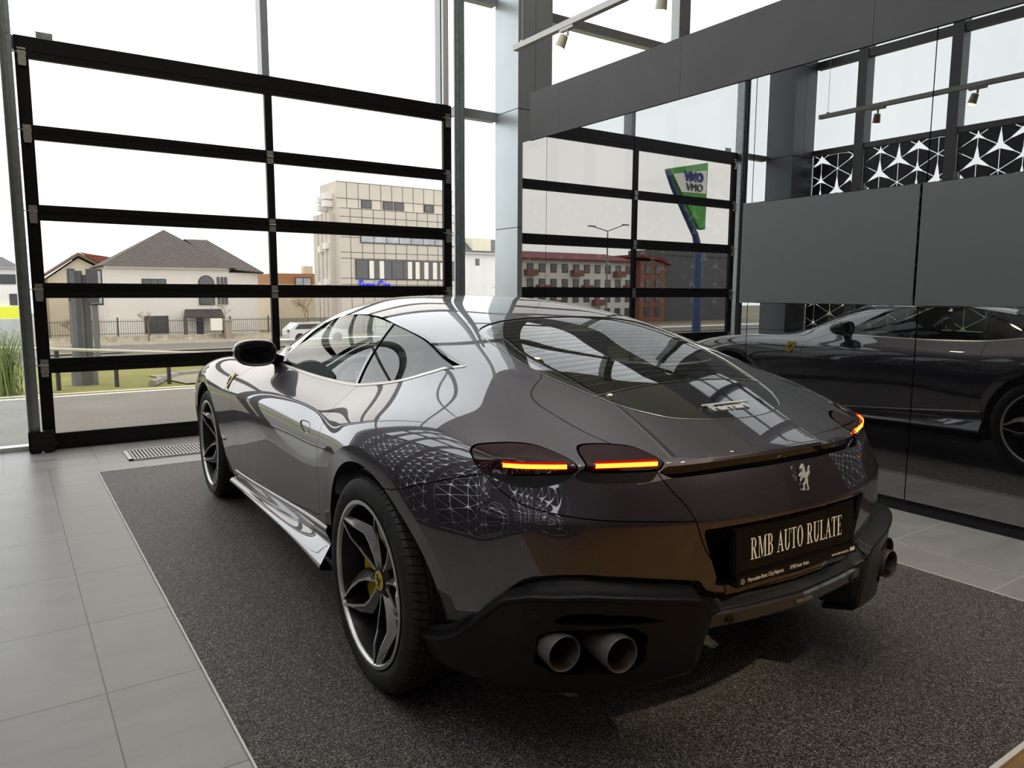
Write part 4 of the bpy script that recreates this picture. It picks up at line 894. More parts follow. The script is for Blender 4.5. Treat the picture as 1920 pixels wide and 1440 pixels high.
# heated upper glass and gloss lower panel
fP = lambda s: cy(s)+.437-.06*ax(s)**2
low, upg = rw.cut(fP(rw)); _, upg = rw.cut(fP(rw)-.0015); low, _ = rw.cut(fP(rw)+.0015)
rb, upc = upg.cut(-(fR(upg)+.028)); rb, upc = (rb, upc) if fR(rb).mean() > fR(upc).mean() else (upc, rb)
rwin = upc.push(-.002).build('rear_window', M['cargreen'], car); rb.push(-.002).build('window_border', M['blackgloss'], rwin)
lowp = low.push(-.001).build('engine_cover_glass', M['blackgloss'], car)
b = MB()
for k in range(17):
    y0 = .20-k*.037; P = []
    wmax = float(np.interp(y0, [p[1] for p in REARW][::-1], [p[0] for p in REARW][::-1]))-.035
    for x in np.linspace(-wmax, wmax, 22):
        h, n = on_body(float(x), y0+.03*(1-(x/.45)**2)*-1, 2)
        if h is not None: P.append(tuple(h+n*.0006))
    if k > 15: continue
    b.tube(P, .00045, 4)
b.build('heating_wires', mat('heater_wire', (.36, .34, .28), .5, .2), rwin)
P = []
for x in np.linspace(-.385, .385, 30):
    h, n = on_body(float(x), -.437+.06*float(x)**2, 2); P.append(tuple(h+n*.0005))
MB().tube(P, .0013, 6).build('joint_glint', M['belt'], lowp)  # bright strip added to stand for the shine along the gap
P = []
for x, y in np.r_[RW, RW[:1]]:
    h, n = on_body(float(x), float(y), 2); P.append(tuple(h+n*.0003))
MB().tube(P, .0015, 6).build('window_edge_glint', M['belt'], rwin)  # thin bright tube added as the highlight along the glass edge
# windscreen
WS = [(0, 1.50), (.2, 1.495), (.40, 1.47), (.505, 1.44), (.56, 1.56), (.615, 1.75), (.66, 1.95), (.665, 2.05), (.5, 2.13), (.25, 2.185), (0, 2.20)]
WP = spline2(WS+[(-x, y) for x, y in WS[1:-1][::-1]], True, 5)
fW = lambda s: np.where((cy(s) > 1.2) & (cy(s) < 2.4) & (cz(s) > .87), psdf(s.co[:, 0], cy(s), WP), .5)
ws, S = carve(S, fW, .003); ws.push(-.002).build('windscreen', M['carglass'], car)
# ---- tail lamps (seen from behind, half width against height)
L1 = spline2([(.818, .846), (.797, .862), (.745, .870), (.697, .870), (.668, .864), (.645, .852), (.630, .838), (.632, .822), (.648, .812), (.72, .806), (.80, .799), (.821, .815)], True, 5, (0,))
L2 = spline2([(.586, .857), (.56, .866), (.505, .867), (.45, .862), (.43, .852), (.416, .836), (.428, .822), (.445, .815), (.53, .814), (.61, .817), (.604, .836)], True, 5)
B1 = spline2([(.826, .806), (.80, .790), (.784, .781), (.76, .773), (.721, .774), (.679, .785), (.652, .800), (.646, .815), (.70, .812), (.76, .806), (.81, .803)], True, 4)
B2 = spline2([(.443, .820), (.452, .800), (.477, .787), (.54, .786), (.607, .788), (.63, .793), (.640, .803), (.612, .822), (.53, .818)], True, 4)
rear = lambda s, f: np.where(cy(s) < -.38, f, .5)
for Lp, Bp in ((L1, B1), (L2, B2)):
    f1 = lambda s, P=Lp: rear(s, psdf(ax(s), cz(s), P)); f2 = lambda s, P=Bp: rear(s, psdf(ax(s), cz(s), P))
    ln, S = carve(S, f1, .0018); bs, S = S.cut(f2(S))
    for lp, bp_ in zip(split_lr(ln), split_lr(bs)):
        t = lp.push(.002).add(lp.push(.002).skirt(.02)).build('tail_lamp', M['lens'], car)
        bp_.push(-.004).build('lamp_base', M['satin'], t)
for s in (-1, 1):
    for (x0, y0, z0), (x1, y1, z1) in (((.780, -.538, .8245), (.657, -.650, .8285)), ((.592, -.695, .830), (.440, -.764, .832))):
        lo, hi, back = [], [], []
        for k in range(13):
            t = k/12; x = x0+(x1-x0)*t; z = z0+(z1-z0)*t
            for zz, L in ((z-.0055, lo), (z+.0055, hi)):
                h = BV.ray_cast(Vector((x*s, -1.3, zz)), Vector((0, 1, 0)))
                p = h[0] if h[0] is not None else Vector((x*s, y0+(y1-y0)*t, zz)); L.append(Vector((p.x, p.y, zz)))
        for k in range(13): yy = min(lo[k].y, hi[k].y)-.007; lo[k].y = yy; hi[k].y = yy
        b = MB()
        for k in range(12): b.poly([lo[k], lo[k+1], hi[k+1], hi[k]]); b.poly([hi[k], hi[k+1], hi[k+1]+Vector((0, .008, 0)), hi[k]+Vector((0, .008, 0))]); b.poly([lo[k], lo[k+1], lo[k+1]+Vector((0, .008, 0)), lo[k]+Vector((0, .008, 0))])
        b.build('light_bar', M['bar'], car)
        g2 = MB(); dn, up = Vector((0, .003, -.006)), Vector((0, .003, .007))
        for k in range(12): g2.poly([lo[k]+dn, lo[k+1]+dn, hi[k+1]+up, hi[k]+up])
        g2.build('lamp_halo', M['lensred'], car)  # dim emissive strip painted in as the bar's red glow on the lens
# ---- number plate recess
RC = spline2([(-.338, .662), (0, .672), (.338, .662), (.352, .648), (.305, .520), (.285, .497), (0, .490), (-.285, .497), (-.305, .520), (-.352, .648)], True, 4, (0, 2, 4, 6, 8))
fC = lambda s: np.where(cy(s) < -.6, psdf(s.co[:, 0], cz(s), RC), .5)
rc, S = S.cut(fC(S)); rsk = rc.skirt(.045, (0, 1, 0)); rsk = Sf(rsk.co, rsk.nr, rsk.t[:, ::-1]).renormal()
# ---- trunk lid in (half width, y+z)
TK = [(0, .80), (.40, .79), (.452, .752), (.500, .705), (.538, .645), (.549, .57), (.543, .495), (.520, .341), (.482, .203), (.445, .08), (.442, .026), (.424, -.041), (.392, -.12), (.372, -.19), (.345, -.26), (.317, -.306), (.274, -.393), (.272, -.41), (0, -.425)]
TP = np.array([tuple(p) for p in spline2(TK, False, 5)]+[(-x, y) for x, y in [tuple(p) for p in spline2(TK, False, 5)][1:-1][::-1]])
fT = lambda s: np.where(cy(s) < .4, psdf(s.co[:, 0], cy(s)+cz(s), TP), .5)
trunk, S = carve(S, fT); trunk = trunk.add(trunk.skirt(.012)).add(rsk)
# ---- rear bumper in (half width + y, z)
BP = spline2([(.90, .700), (.753, .706), (.58, .745), (.42, .779), (.309, .797), (.226, .756), (.135, .729), (.012, .712), (-.125, .701), (-.306, .694), (-.482, .687), (-.62, .68)], False, 5, (4,))
BP = np.array([tuple(p) for p in BP]+[(-1.2, .68), (-1.2, 0), (1.1, 0), (1.1, .70)])
fB = lambda s: np.where((cy(s) < 0) & (ax(s)+cy(s) < .95), psdf(ax(s)+cy(s), cz(s), BP), .5)
bumper, S = carve(S, fB)
# black diffuser zone removed from the bumper
DP = np.array([(.60, .20), (.50, .285), (.46, .292), (.39, .315), (.32, .36), (.261, .43), (.203, .495), (.15, .53), (.10, .546), (.0, .556), (-.095, .559), (-.25, .55), (-.40, .535), (-.50, .522), (-.53, .49), (-.60, .475), (-1.2, .468), (-1.2, 0), (.60, 0)])
fX = lambda s: np.where(cy(s) < -.2, psdf(ax(s)+cy(s), cz(s), DP), .5)
_, bumper = bumper.cut(fX(bumper)); _, S = S.cut(fX(S))
_, trunk = trunk.cut(np.where(cz(trunk) < .47, -1., 1.)*0+np.where(cy(trunk) < -.5, cz(trunk)-.470, 1.))
bumper.add(bumper.skirt(.010)).build('rear_bumper', M['paint'], car)
LIPX = [0, .2, .39, .53]; LIPZ = [.845, .842, .833, .832]
flz = lambda s: cz(s)-np.interp(ax(s), LIPX, LIPZ)
zone = lambda s: np.where((cy(s) < -.70) & (ax(s) < .44), np.abs(flz(s)+.024)-.0135*np.clip((.437-ax(s))/.022, 0, 1)-.0004, .5)
band, trunk = trunk.cut(zone(trunk)); band = band.push(-.020*np.clip(-(flz(band)+.010)/.028, 0, 1)).renormal(); band.build('spoiler_recess', M['blackgloss'], car)
trk = trunk.build('boot_lid', M['paint'], car)
# ---- doors
DR = [(1.62, .952), (1.86, .868), (1.888, .821), (1.897, .764), (1.885, .70), (1.870, .646), (1.850, .563), (1.845, .452), (1.885, .30), (1.86, .282), (1.391, .317), (1.003, .368), (.70, .412), (.56, .428), (.50, .45), (.475, .52), (.462, .625), (.455, .72), (.447, .80), (.452, .86), (.462, .96)]
DQ = np.array([tuple(p) for p in spline2(DR, False, 5, (0, 8, 9, 20))]+[(.60, 1.05), (1.4, 1.05)])
fO = lambda s: np.where(ax(s) > .5, psdf(cy(s), cz(s), DQ), .5)
door, S = carve(S, fO)
HD = spline2([(.705, .771), (.60, .780), (.574, .764), (.590, .740), (.640, .742)], True, 5)
fH = lambda s: np.where(ax(s) > .8, psdf(cy(s), cz(s), HD), .5)
hd, door = carve(door, fH, .0016)
for p, h in zip(split_lr(door.add(door.skirt(.012))), split_lr(hd.add(hd.skirt(.01)))):
    d_ = p.build('door', M['paint'], car); h.push(-.002).build('door_handle', M['paint'], d_)
# bonnet shut line
BN = [(0, 2.24), (.3, 2.225), (.55, 2.17), (.70, 2.10), (.765, 2.2), (.75, 2.6), (.70, 3.1), (.60, 3.45), (.3, 3.56), (0, 3.58)]
BQ_ = spline2(BN+[(-x, y) for x, y in BN[1:-1][::-1]], True, 5)
fN = lambda s: np.where((cy(s) > 1.9) & (cz(s) > .62), psdf(s.co[:, 0], cy(s), BQ_), .5)
bon, S = carve(S, fN); bon.add(bon.skirt(.012)).build('bonnet', M['paint'], car)
# shell that is left: roof, wings, haunches
shell = S.add(S.skirt(.014)); shell.build('body_shell', M['paint'], car)
# grille / nose opening hint, head lamps are out of sight; keep a dark grille panel
b = MB(); b.box((-.55, 3.60, .24), (.55, 3.69, .36)); b.build('grille', M['satin'], car)
# ---- wheel wells and floor pan
b = MB()
for y, z, r, rf in WH:
    for s in (-1, 1):
        pr = [(s*(.955 if y == 0 else .93), r+.004), (s*.60, r+.004), (s*.60, .0)]; i0 = len(b.v); b.lathe(pr, 48, 'x', flip=s > 0); b.v = b.v[:i0]+[(vx, vy+y, vz+z) for vx, vy, vz in b.v[i0:]]
        # keep the upper part only
cen = lambda f: [sum(b.v[k][j] for k in f)/len(f) for j in range(3)]
keep = [i for i, f in enumerate(b.f) if cen(f)[2] > (.17 if abs(cen(f)[0]) < .62 else .665)]; b.f = [b.f[i] for i in keep]; b.mi = [0]*len(b.f)
b.box((-.60, -.45, .17), (.60, 3.5, .20)).box((-.88, .45, .17), (.88, 2.2, .20)); b.build('underbody', M['interior'], car)
# ---- side skirts
for s in (-1, 1):
    rows = []
    for k in range(41):
        t = k/40; y = 2.02-1.62*t
        h = BV.ray_cast(Vector((s*1.3, y, .31+.11*t*t)), Vector((-s, 0, 0)))[0]; w0 = abs(h.x) if h is not None else .92
        z0 = .30+.125*t**1.3; e = math.sin(math.pi*min(1, t*1.15))
        pocket = .030*e; zb = .238+.030*t
        rows.append([(s*(w0+.002), y, z0), (s*(w0+.010), y, z0-.006), (s*(w0+.012-.2*pocket), y, z0-.022), (s*(w0-.012-pocket*.6), y, z0-.045-.02*t), (s*(w0-.004-pocket), y, z0-.075*(.55+.45*t)), (s*(w0+.020), y, zb+.022+.018*t), (s*(w0+.038), y, zb+.010), (s*(w0+.040), y, zb), (s*(w0+.030), y, zb-.008), (s*(w0-.05), y, zb-.022), (s*(w0-.3), y, zb-.035)])
    me = bpy.data.meshes.new('side_skirt'); n = len(rows[0]); vs = [p for r in rows for p in r]; fs = []
    for i in range(40):
        for j in range(n-1): q_ = (i*n+j, i*n+j+1, (i+1)*n+j+1, (i+1)*n+j); fs.append(q_ if s > 0 else q_[::-1])
    me.from_pydata(vs, [], fs); me.materials.append(M['paint']); me.polygons.foreach_set('use_smooth', [True]*len(fs)); o = bpy.data.objects.new('side_skirt', me); COL.objects.link(o); o.parent = car
    md = o.modifiers.new('s', 'SUBSURF'); md.levels = 2; md.render_levels = 2
# ---- diffuser
PATH = [(.925, -.30), (.905, -.37), (.87, -.46), (.82, -.55), (.76, -.64), (.68, -.72), (.58, -.78), (.47, -.825), (.37, -.855), (.352, -.858), (.32, -.864), (.2, -.885), (0, -.905)]
SP = spline2(PATH, False, 8)
def dnorm(i):
    a = SP[max(i-1, 0)]; b_ = SP[min(i+1, len(SP)-1)]; t = b_-a; t /= np.linalg.norm(t); n = np.array([-t[1], t[0]]); return n if n[0]-n[1]*1. > 0 else -n
xs_p = np.array([p[0] for p in SP])
def lip_z(x): return float(np.interp(x, [0, .30, .345, .37, .43, .55, .65, .75, .79, .82, .86, .89, .91, .93], [.435, .435, .45, .485, .495, .511, .520, .510, .490, .440, .365, .325, .31, .30]))
def lip_o(x): return float(np.interp(x, [0, .30, .345, .37, .55, .75, .83, .89, .93], [.010, .012, .03, .038, .045, .045, .042, .022, .004]))
def top_z(x): return float(np.interp(x, [0, .30, .36, .40, .55, .66, .73, .78, .83, .88, .93], [.474, .474, .51, .53, .556, .562, .55, .52, .445, .35, .30]))
def bot_z(x): return float(np.interp(x, [0, .30, .345, .37, .5, .7, .82, .89, .93], [.385, .385, .30, .262, .245, .235, .225, .215, .21]))
cols = []
for i, p in enumerate(SP):
    n = dnorm(i); x = float(p[0]); lz, lo, tz, bz = lip_z(x), lip_o(x), top_z(x), bot_z(x)
    def pt(o, z): q_ = p+n*o; return (max(q_[0], 0.) if x > 0 else 0., q_[1], z)
    sh = min(1, max(0, (tz-lz)/.05))
    cols.append([pt(-.012, tz+.012), pt(-.006, tz-.002), pt(-.020*sh-.004, (tz+lz)/2+.006), pt(lo*.45, lz+.006), pt(lo, lz+.002), pt(lo+.003, lz-.006), pt(lo-.002, lz-.018), pt(lo-.010, lz*.6+bz*.4), pt(lo-.028, bz+.02), pt(lo-.045, bz), pt(lo-.14, bz-.02)])
for s in (-1,):
    full = [[(-a, b_, c) for a, b_, c in col] for col in cols]+[[(a, b_, c) for a, b_, c in col] for col in cols[::-1][1:]]
    n = len(full[0]); vs = [p for c in full for p in c]; fs = []
    for i in range(len(full)-1):
        for j in range(n-1): fs.append((i*n+j, (i+1)*n+j, (i+1)*n+j+1, i*n+j+1)[::-1])
# exhaust openings: faces around the pipes pushed inwards
PX1, PX2, PZ = (.718, -.745), (.598, -.828), .366
tr = []
for f in fs: tr += [(f[0], f[1], f[2]), (f[0], f[2], f[3])]
D = Sf(np.array(vs, float), np.zeros((len(vs), 3)), np.array(tr)).renormal()
if D.nr[D.co[:, 1].argmin(), 1] > 0: D = Sf(D.co, D.nr, D.t[:, ::-1].copy()).renormal()
def refine(s, k):
    for _ in range(k):
        e = np.concatenate([s.t[:, [0, 1]], s.t[:, [1, 2]], s.t[:, [2, 0]]]); ks = np.sort(e, axis=1); u, inv = np.unique(ks, axis=0, return_inverse=True); inv = inv.ravel(); n0 = len(s.co)
        co = np.r_[s.co, (s.co[u[:, 0]]+s.co[u[:, 1]])/2]; m = len(s.t); a, b_, c = inv[:m]+n0, inv[m:2*m]+n0, inv[2*m:]+n0
        s = Sf(co, co*0, np.r_[np.c_[s.t[:, 0], a, c], np.c_[a, s.t[:, 1], b_], np.c_[c, b_, s.t[:, 2]], np.c_[a, b_, c]])
    return s.renormal()
D = refine(D, 1)
# stadium-shaped exhaust cavity in (half width, z)
st = [(.578+.068*math.cos(t)-.0, .365+.066*math.sin(t)) for t in np.linspace(-math.pi/2, -3*math.pi/2, 12)]; st2 = [(.712+.064*math.cos(t), .362+.064*math.sin(t)) for t in np.linspace(math.pi/2, -math.pi/2, 12)]
CV = np.array(st+st2); fcv = lambda s: np.where((cy(s) < -.45) & (cz(s) > .24), psdf(ax(s), cz(s), CV), .5)
cv_, D = D.cut(fcv(D)); csk = cv_.skirt(.16, (0, 1, 0)); csk = Sf(csk.co, csk.nr, csk.t[:, ::-1]).renormal()
SLT = np.array([(.465, .437), (.50, .447), (.545, .470), (.70, .480), (.735, .452), (.745, .440)]); fsl = lambda s: np.where(cy(s) < -.5, psdf(ax(s), cz(s), SLT), .5)
sl_, D = D.cut(fsl(D)); ssk = sl_.skirt(.03, (0, 1, 0)); ssk = Sf(ssk.co, ssk.nr, ssk.t[:, ::-1]).renormal()
dif = D.add(csk).add(ssk).build('diffuser', M['satin'], car)
b = MB()
for s in (-1, 1):
    b.box((s*.50, -.60, .27), (s*.73, -.55, .42))
b.build('cavity_back', M['interior'], dif)
# gloss lower bar of the central section, parking sensors and small name tag
b = MB(); P0 = [(-float(p[0]), float(p[1]), 0) for p in SP if p[0] < .335][::1]; P0 = P0+[(-x, y, 0) for x, y, _ in P0[::-1][1:]]
for (xa, ya, _), (xb, yb, _) in zip(P0, P0[1:]):
    pr = [(-.014, .432), (-.021, .426), (-.019, .398), (-.010, .388)]
    for (o1, z1), (o2, z2) in zip(pr, pr[1:]): b.poly([(xa, ya+o1, z1), (xb, yb+o1, z1), (xb, yb+o2, z2), (xa, ya+o2, z2)])
b.build('lower_bar', mat('gloss_dark_bar', (.03, .028, .027), .18, coat=.6), dif)
for x, z in ((-.745, .462), (-.275, .408), (.275, .408), (.745, .462)):
    i = int(np.abs(xs_p-abs(x)).argmin()); n = dnorm(i); o = lip_o(abs(x))-.004 if abs(x) > .5 else .021; s = -1 if x < 0 else 1
    c = Vector((s*(SP[i][0]+n[0]*o), SP[i][1]+n[1]*o, z)); nn = Vector((s*n[0], n[1], 0)).normalized(); MB().bar(c-nn*.006, c+nn*.003, .0125, 20).bar(c+nn*.003, c+nn*.0035, .0095, 20).build('parking_sensor', M['satin'], dif)
MB().box((-.035, -.9275, .408), (.035, -.920, .417)).build('name_tag', M['pipe'], dif)
# ---- exhaust pipes
for s in (-1, 1):
    for x, y in (PX1, PX2):
        e = empty('exhaust_pipe', (s*x, y, PZ), s*.10); e.parent = car
        b = MB().lathe([(.26, .043), (.05, .046), (-.0, .0485), (-.004, .0465), (-.002, .0435), (.03, .041), (.20, .038)], 48, 'y'); b.build('pipe_tip', M['pipe'], e, 40)
        b = MB()
        for k in range(26):
            t = 2*math.pi*k/30; u = Vector((math.cos(t), 0, math.sin(t))); v = Vector((-u.z, 0, u.x)); 
            b.poly([u*.043+v*.002, u*.043-v*.002, u*.036-v*.002+Vector((0, .08, 0)), u*.036+v*.002+Vector((0, .08, 0))]); b.poly([u*.037+v*.002+Vector((0, .005, 0)), u*.043+v*.002, u*.040+v*.002+Vector((0, .08, 0)), u*.035+v*.002+Vector((0, .08, 0))])
        b.build('inner_ribs', M['pipe_in'], e); MB().lathe([(.03, .0405), (.16, .038), (.16, 0)], 32, 'y').build('pipe_bore', M['pipe_in'], e, 40)
# ---- wheels
HORSE = [(.30, .97), (.24, .92), (.10, .84), (.12, .79), (.24, .80), (.27, .74), (.24, .66), (.10, .64), (.02, .55), (.06, .52), (.14, .58), (.26, .57), (.16, .48), (.10, .38), (.15, .36), (.24, .46), (.36, .50), (.46, .42), (.44, .30), (.30, .24), (.34, .10), (.26, .03), (.36, .02), (.42, .09), (.40, .22), (.54, .27), (.60, .15), (.68, .06), (.62, .0), (.76, .01), (.76, .08), (.68, .20), (.70, .34), (.68, .46), (.78, .52), (.90, .60), (.84, .74), (.90, .86), (.78, .78), (.76, .66), (.66, .56), (.56, .62), (.48, .72), (.44, .86), (.36, .95)]
def flat_poly(pts, thick, M4, bevel=0.):
    """filled 2D outline with thickness, mapped by M4"""
    vs = [Vector((x, y, 0)) for x, y in pts]; T = tessellate_polygon([vs]); b = MB(); n = len(vs)
    b.v = [tuple(M4 @ v) for v in vs]+[tuple(M4 @ (v+Vector((0, 0, thick)))) for v in vs]
    for t in T: b.f.append(tuple(i+n for i in t)); b.f.append(tuple(t)); b.mi += [0, 0]
    for k in range(n): b.f.append((k, (k+1) % n, n+(k+1) % n, n+k)); b.mi.append(0)
    return b
def fix_normals(o):
    b = bmesh.new(); b.from_mesh(o.data); bmesh.ops.recalc_face_normals(b, faces=b.faces); b.to_mesh(o.data); b.free(); return o
def make_wheel(R, W, lip_u, capu):
    """built with outward = +X; R tyre radius, W tyre width, lip_u rim face position, capu hub face position"""
    wl = empty('wheel'); u1 = lip_u-.001; uc = u1-W/2
    # tyre: casing (sidewalls) and tread band
    b = MB(); pr = [(u1-.022, .262), (u1-.004, .272), (u1+.004, .290), (u1+.004, .312), (u1-.001, R-.022), (u1-.010, R-.010)]
    pr2 = [(2*uc-u, r) for u, r in pr][::-1]
    b.lathe(pr, 120, 'x'); b.lathe(pr2, 120, 'x'); ty = b.build('tyre', M['rubber'], wl, 50)
    b = MB(); N = 168; hw = W/2-.010; prof = [(-hw, R-.010), (-hw+.012, R-.003), (-hw+.045, R), (-hw+.048, R-.007), (-hw+.056, R-.007), (-hw+.059, R), (-.034, R), (-.031, R-.007), (-.022, R-.007), (-.019, R), (.019, R), (.022, R-.007), (.031, R-.007), (.034, R), (hw-.059, R), (hw-.056, R-.007), (hw-.048, R-.007), (hw-.045, R), (hw-.012, R-.003), (hw, R-.010)]
    m = len(prof); i0 = 0
    ks = []
    for k in range(N//2): ks += [(k*2*math.pi/(N//2), 0), ((k+.13)*2*math.pi/(N//2), 1), ((k+.14)*2*math.pi/(N//2), 2), ((k+.99)*2*math.pi/(N//2), 3)]
    for t, q in ks:
        for j, (u, r) in enumerate(prof):
            cut = q in (0, 1) and (j in (0, 1, 2, 17, 18, 19)); rr = r-(.0055 if cut else 0); tt = t+(.10*abs(u)/hw)
            b.v.append((uc+u, rr*math.cos(tt), rr*math.sin(tt)))
    n = len(ks)
    for k in range(n):
        for j in range(m-1): b.f.append((k*m+j, k*m+j+1, ((k+1) % n)*m+j+1, ((k+1) % n)*m+j)); b.mi.append(0)
    b.build('tread', M['tread'], ty, 25)
    # raised sidewall lettering ribs
    for c0 in (.6, 2.4, 4.2, 5.5):
        b = MB()
        for k in range(9):
            if k in (4,): continue
            t = c0+k*.045; b.box((u1+.0035, -.004, .292), (u1+.0052, .004, .306)); b.v = b.v[:-8]+[tuple(Matrix.Rotation(t, 3, 'X') @ Vector(v)) for v in b.v[-8:]]
        b.build('sidewall_lettering', M['rubber'], ty)
    # rim
    b = MB().lathe([(lip_u-.004, .268), (lip_u, .2685), (lip_u+.001, .257), (lip_u-.003, .2535), (lip_u-.012, .252)], 120, 'x'); rim = b.build('rim_lip', M['rim_bright'], wl, 40)
    MB().lathe([(lip_u-.012, .252), (lip_u-.05, .243), (lip_u-.20, .236), (lip_u-.235, .25)], 90, 'x').build('rim_barrel', M['rim_dark'], rim, 50)
    # spokes: five forked pairs of blades
    for k in range(5):
        th = math.radians(-3+72*k); faces = MB()
        Rt = Matrix.Rotation(th-math.pi/2, 4, 'X')
        for s in (-1, 1):
            # centre line (radius, lateral, face depth), widths
            C = [(.045, .013, capu-.004, .016), (.085, .030, capu-.002, .022), (.125, .048, capu+.004, .030), (.160, .055, capu+.010, .034), (.200, .040, lip_u-.016, .029), (.236, .020, lip_u-.006, .019), (.259, .013, lip_u-.001, .014)]
            prev = None
            for r, l, u, w_ in C:
                l *= s; inn = l-s*w_*.5; out = l+s*w_*.5
                ed = .0068; sec = [(u-.003, inn-s*.001), (u+.0005, inn+s*.001), (u+.0005, inn+s*(.001+ed)), (u-.012-.25*w_, out+s*w_*.10), (u-.045, out+s*w_*.35), (u-.050, inn)]
                cur = [tuple(Rt @ Vector((a, c, r))) for a, c in sec]
                if prev:
                    for j in range(6):
                        q = [prev[j], prev[(j+1) % 6], cur[(j+1) % 6], cur[j]]; faces.poly(q if s > 0 else q[::-1], 0 if j == 1 else (1 if j == 2 else 2))
                prev = cur
        faces.build('spoke', [M['rim_bright'], M['rim_grey'], M['rim_dark']], wl)
    MB().lathe([(capu-.05, .062), (capu-.012, .060), (capu-.004, .050), (capu-.002, .036)], 40, 'x').build('hub', M['rim_dark'], wl, 40)
    b = MB()
    for k in range(5):
        t = math.radians(62+72*k); b.bar((capu-.03, .056*math.cos(t), .056*math.sin(t)), (capu-.008, .056*math.cos(t), .056*math.sin(t)), .009, 6)
    b.build('wheel_bolts', M['chrome'], wl)
    cp = MB().lathe([(capu-.004, .034), (capu+.002, .032), (capu+.003, 0)], 36, 'x').build('centre_cap', M['yellow'], wl, 40)
    MB().lathe([(capu-.006, .0375), (capu+.001, .0375), (capu+.001, .034), (capu-.004, .034)], 36, 'x').build('cap_ring', M['rim_dark'], cp, 40)
    hm = flat_poly([((x-.47)*.046, (y-.5)*.046) for x, y in HORSE], .0006, Matrix(((0, 0, 1, capu+.0032), (1, 0, 0, 0), (0, 1, 0, 0), (0, 0, 0, 1)))); fix_normals(hm.build('cap_horse', M['groove'], cp))
    dc = MB().lathe([(lip_u-.135, .06), (lip_u-.112, .065), (lip_u-.112, .185), (lip_u-.14, .185), (lip_u-.14, .06)], 72, 'x').build('brake_disc', M['disc'], wl, 30)
    b = MB()
    for k in range(48):
        t = 2*math.pi*k/48; r = .10+.06*((k*7) % 5)/5; b.bar((lip_u-.1125, r*math.cos(t), r*math.sin(t)), (lip_u-.1115, r*math.cos(t), r*math.sin(t)), .003, 5)
    b.build('disc_holes', M['groove'], dc)
    b = MB(); P = []
    for k in range(9): t = math.radians(150+k*8.5); P.append(t)
    for ta, tb in zip(P, P[1:]):
        q = lambda u, r, t: (u, r*math.cos(t), r*math.sin(t))
        for r0, r1, u0, u1_ in ((.115, .203, lip_u-.105, lip_u-.078),):
            b.poly([q(u1_, r0, ta), q(u1_, r1, ta), q(u1_, r1, tb), q(u1_, r0, tb)]); b.poly([q(u1_, r1, ta), q(u0-.06, r1+.004, ta), q(u0-.06, r1+.004, tb), q(u1_, r1, tb)]); b.poly([q(u1_, r0, tb), q(u0, r0, tb), q(u0, r0, ta), q(u1_, r0, ta)])
    for t in (P[0], P[-1]): b.poly([(lip_u-.078, .115*math.cos(t), .115*math.sin(t)), (lip_u-.078, .203*math.cos(t), .203*math.sin(t)), (lip_u-.16, .203*math.cos(t), .203*math.sin(t)), (lip_u-.16, .115*math.cos(t), .115*math.sin(t))])
    b.build('brake_caliper', M['yellow'], wl)
    MB().bar((lip_u-.02, .0, 0), (lip_u-.02, 0, .001), .0005, 4).v
    MB().bar((lip_u-.06, .105, .205), (lip_u-.028, .100, .196), .004, 8).build('valve', M['white'], wl)
    return wl
for y, R, W, lip in ((0, .347, .285, .958), (2.67, .335, .245, .932)):
    wl = make_wheel(R, W, lip-.0, lip-.048)
    # wheel centre at the axle height; hub geometry sits around x = outward distance from the car centre
    wl.parent = car; wl.location = (0, y, R); w2 = copy_tree(wl, car); w2.location = (0, y, R)
    wl.rotation_euler = (0, 0, math.pi) ; w2.rotation_euler = (0, 0, 0)
# ---- door mirrors
def blob(rings, name, m, parent, sub=2):
    me = bpy.data.meshes.new(name); n = len(rings[0]); vs = [p for r in rings for p in r]; fs = []
    for i in range(len(rings)-1):
        for j in range(n): fs.append((i*n+j, i*n+(j+1) % n, (i+1)*n+(j+1) % n, (i+1)*n+j))
    fs.append(tuple(range(n))[::-1]); k = (len(rings)-1)*n; fs.append(tuple(range(k, k+n)))
    me.from_pydata(vs, [], fs); me.materials.append(m); o = bpy.data.objects.new(name, me); COL.objects.link(o); o.parent = parent; fix_normals(o)
    for p in me.polygons: p.use_smooth = True
    md = o.modifiers.new('s', 'SUBSURF'); md.levels = sub; md.render_levels = sub; return o
for s in (-1, 1):
    mr = empty('door_mirror', (s*.915, 1.50, .98)); mr.parent = car
    def ring(y, sx, sz, oz=0, ox=0): return [(s*(ox+sx*c), y, oz+sz*d) for c, d in ((-.98, .80), (-.42, 1.02), (.32, 1.02), (.84, .84), (1.02, .22), (.92, -.5), (.48, -.98), (-.42, -1.04), (-.96, -.80), (-1.06, .0))]
    blob([ring(.135, .025, .018, 0), ring(.125, .06, .040, 0), ring(.07, .094, .061), ring(.01, .101, .066), ring(-.018, .098, .064), ring(-.022, .090, .057), ring(-.012, .088, .055)], 'housing', M['blackgloss'], mr)
    b = MB(); r = ring(-.012, .088, .055); b.poly(r if s < 0 else r[::-1]); b.build('mirror_glass', M['blackgloss'], mr)
    b = MB(); b.prism([(-s*.07, .03, -.020), (-s*.05, .06, -.045), (-s*.155, .11, -.085), (-s*.175, .15, -.078), (-s*.165, .05, -.055)], .026, (0, 0, 1)); b.build('arm', M['blackgloss'], mr)
    tr_ = MB(); tr_.prism([(s*.775, 1.66, .925), (s*.700, 1.66, 1.00), (s*.770, 1.49, .935)], .012*s, (1, 0, 0)); tr_.build('mirror_sail', M['blackgloss'], car)
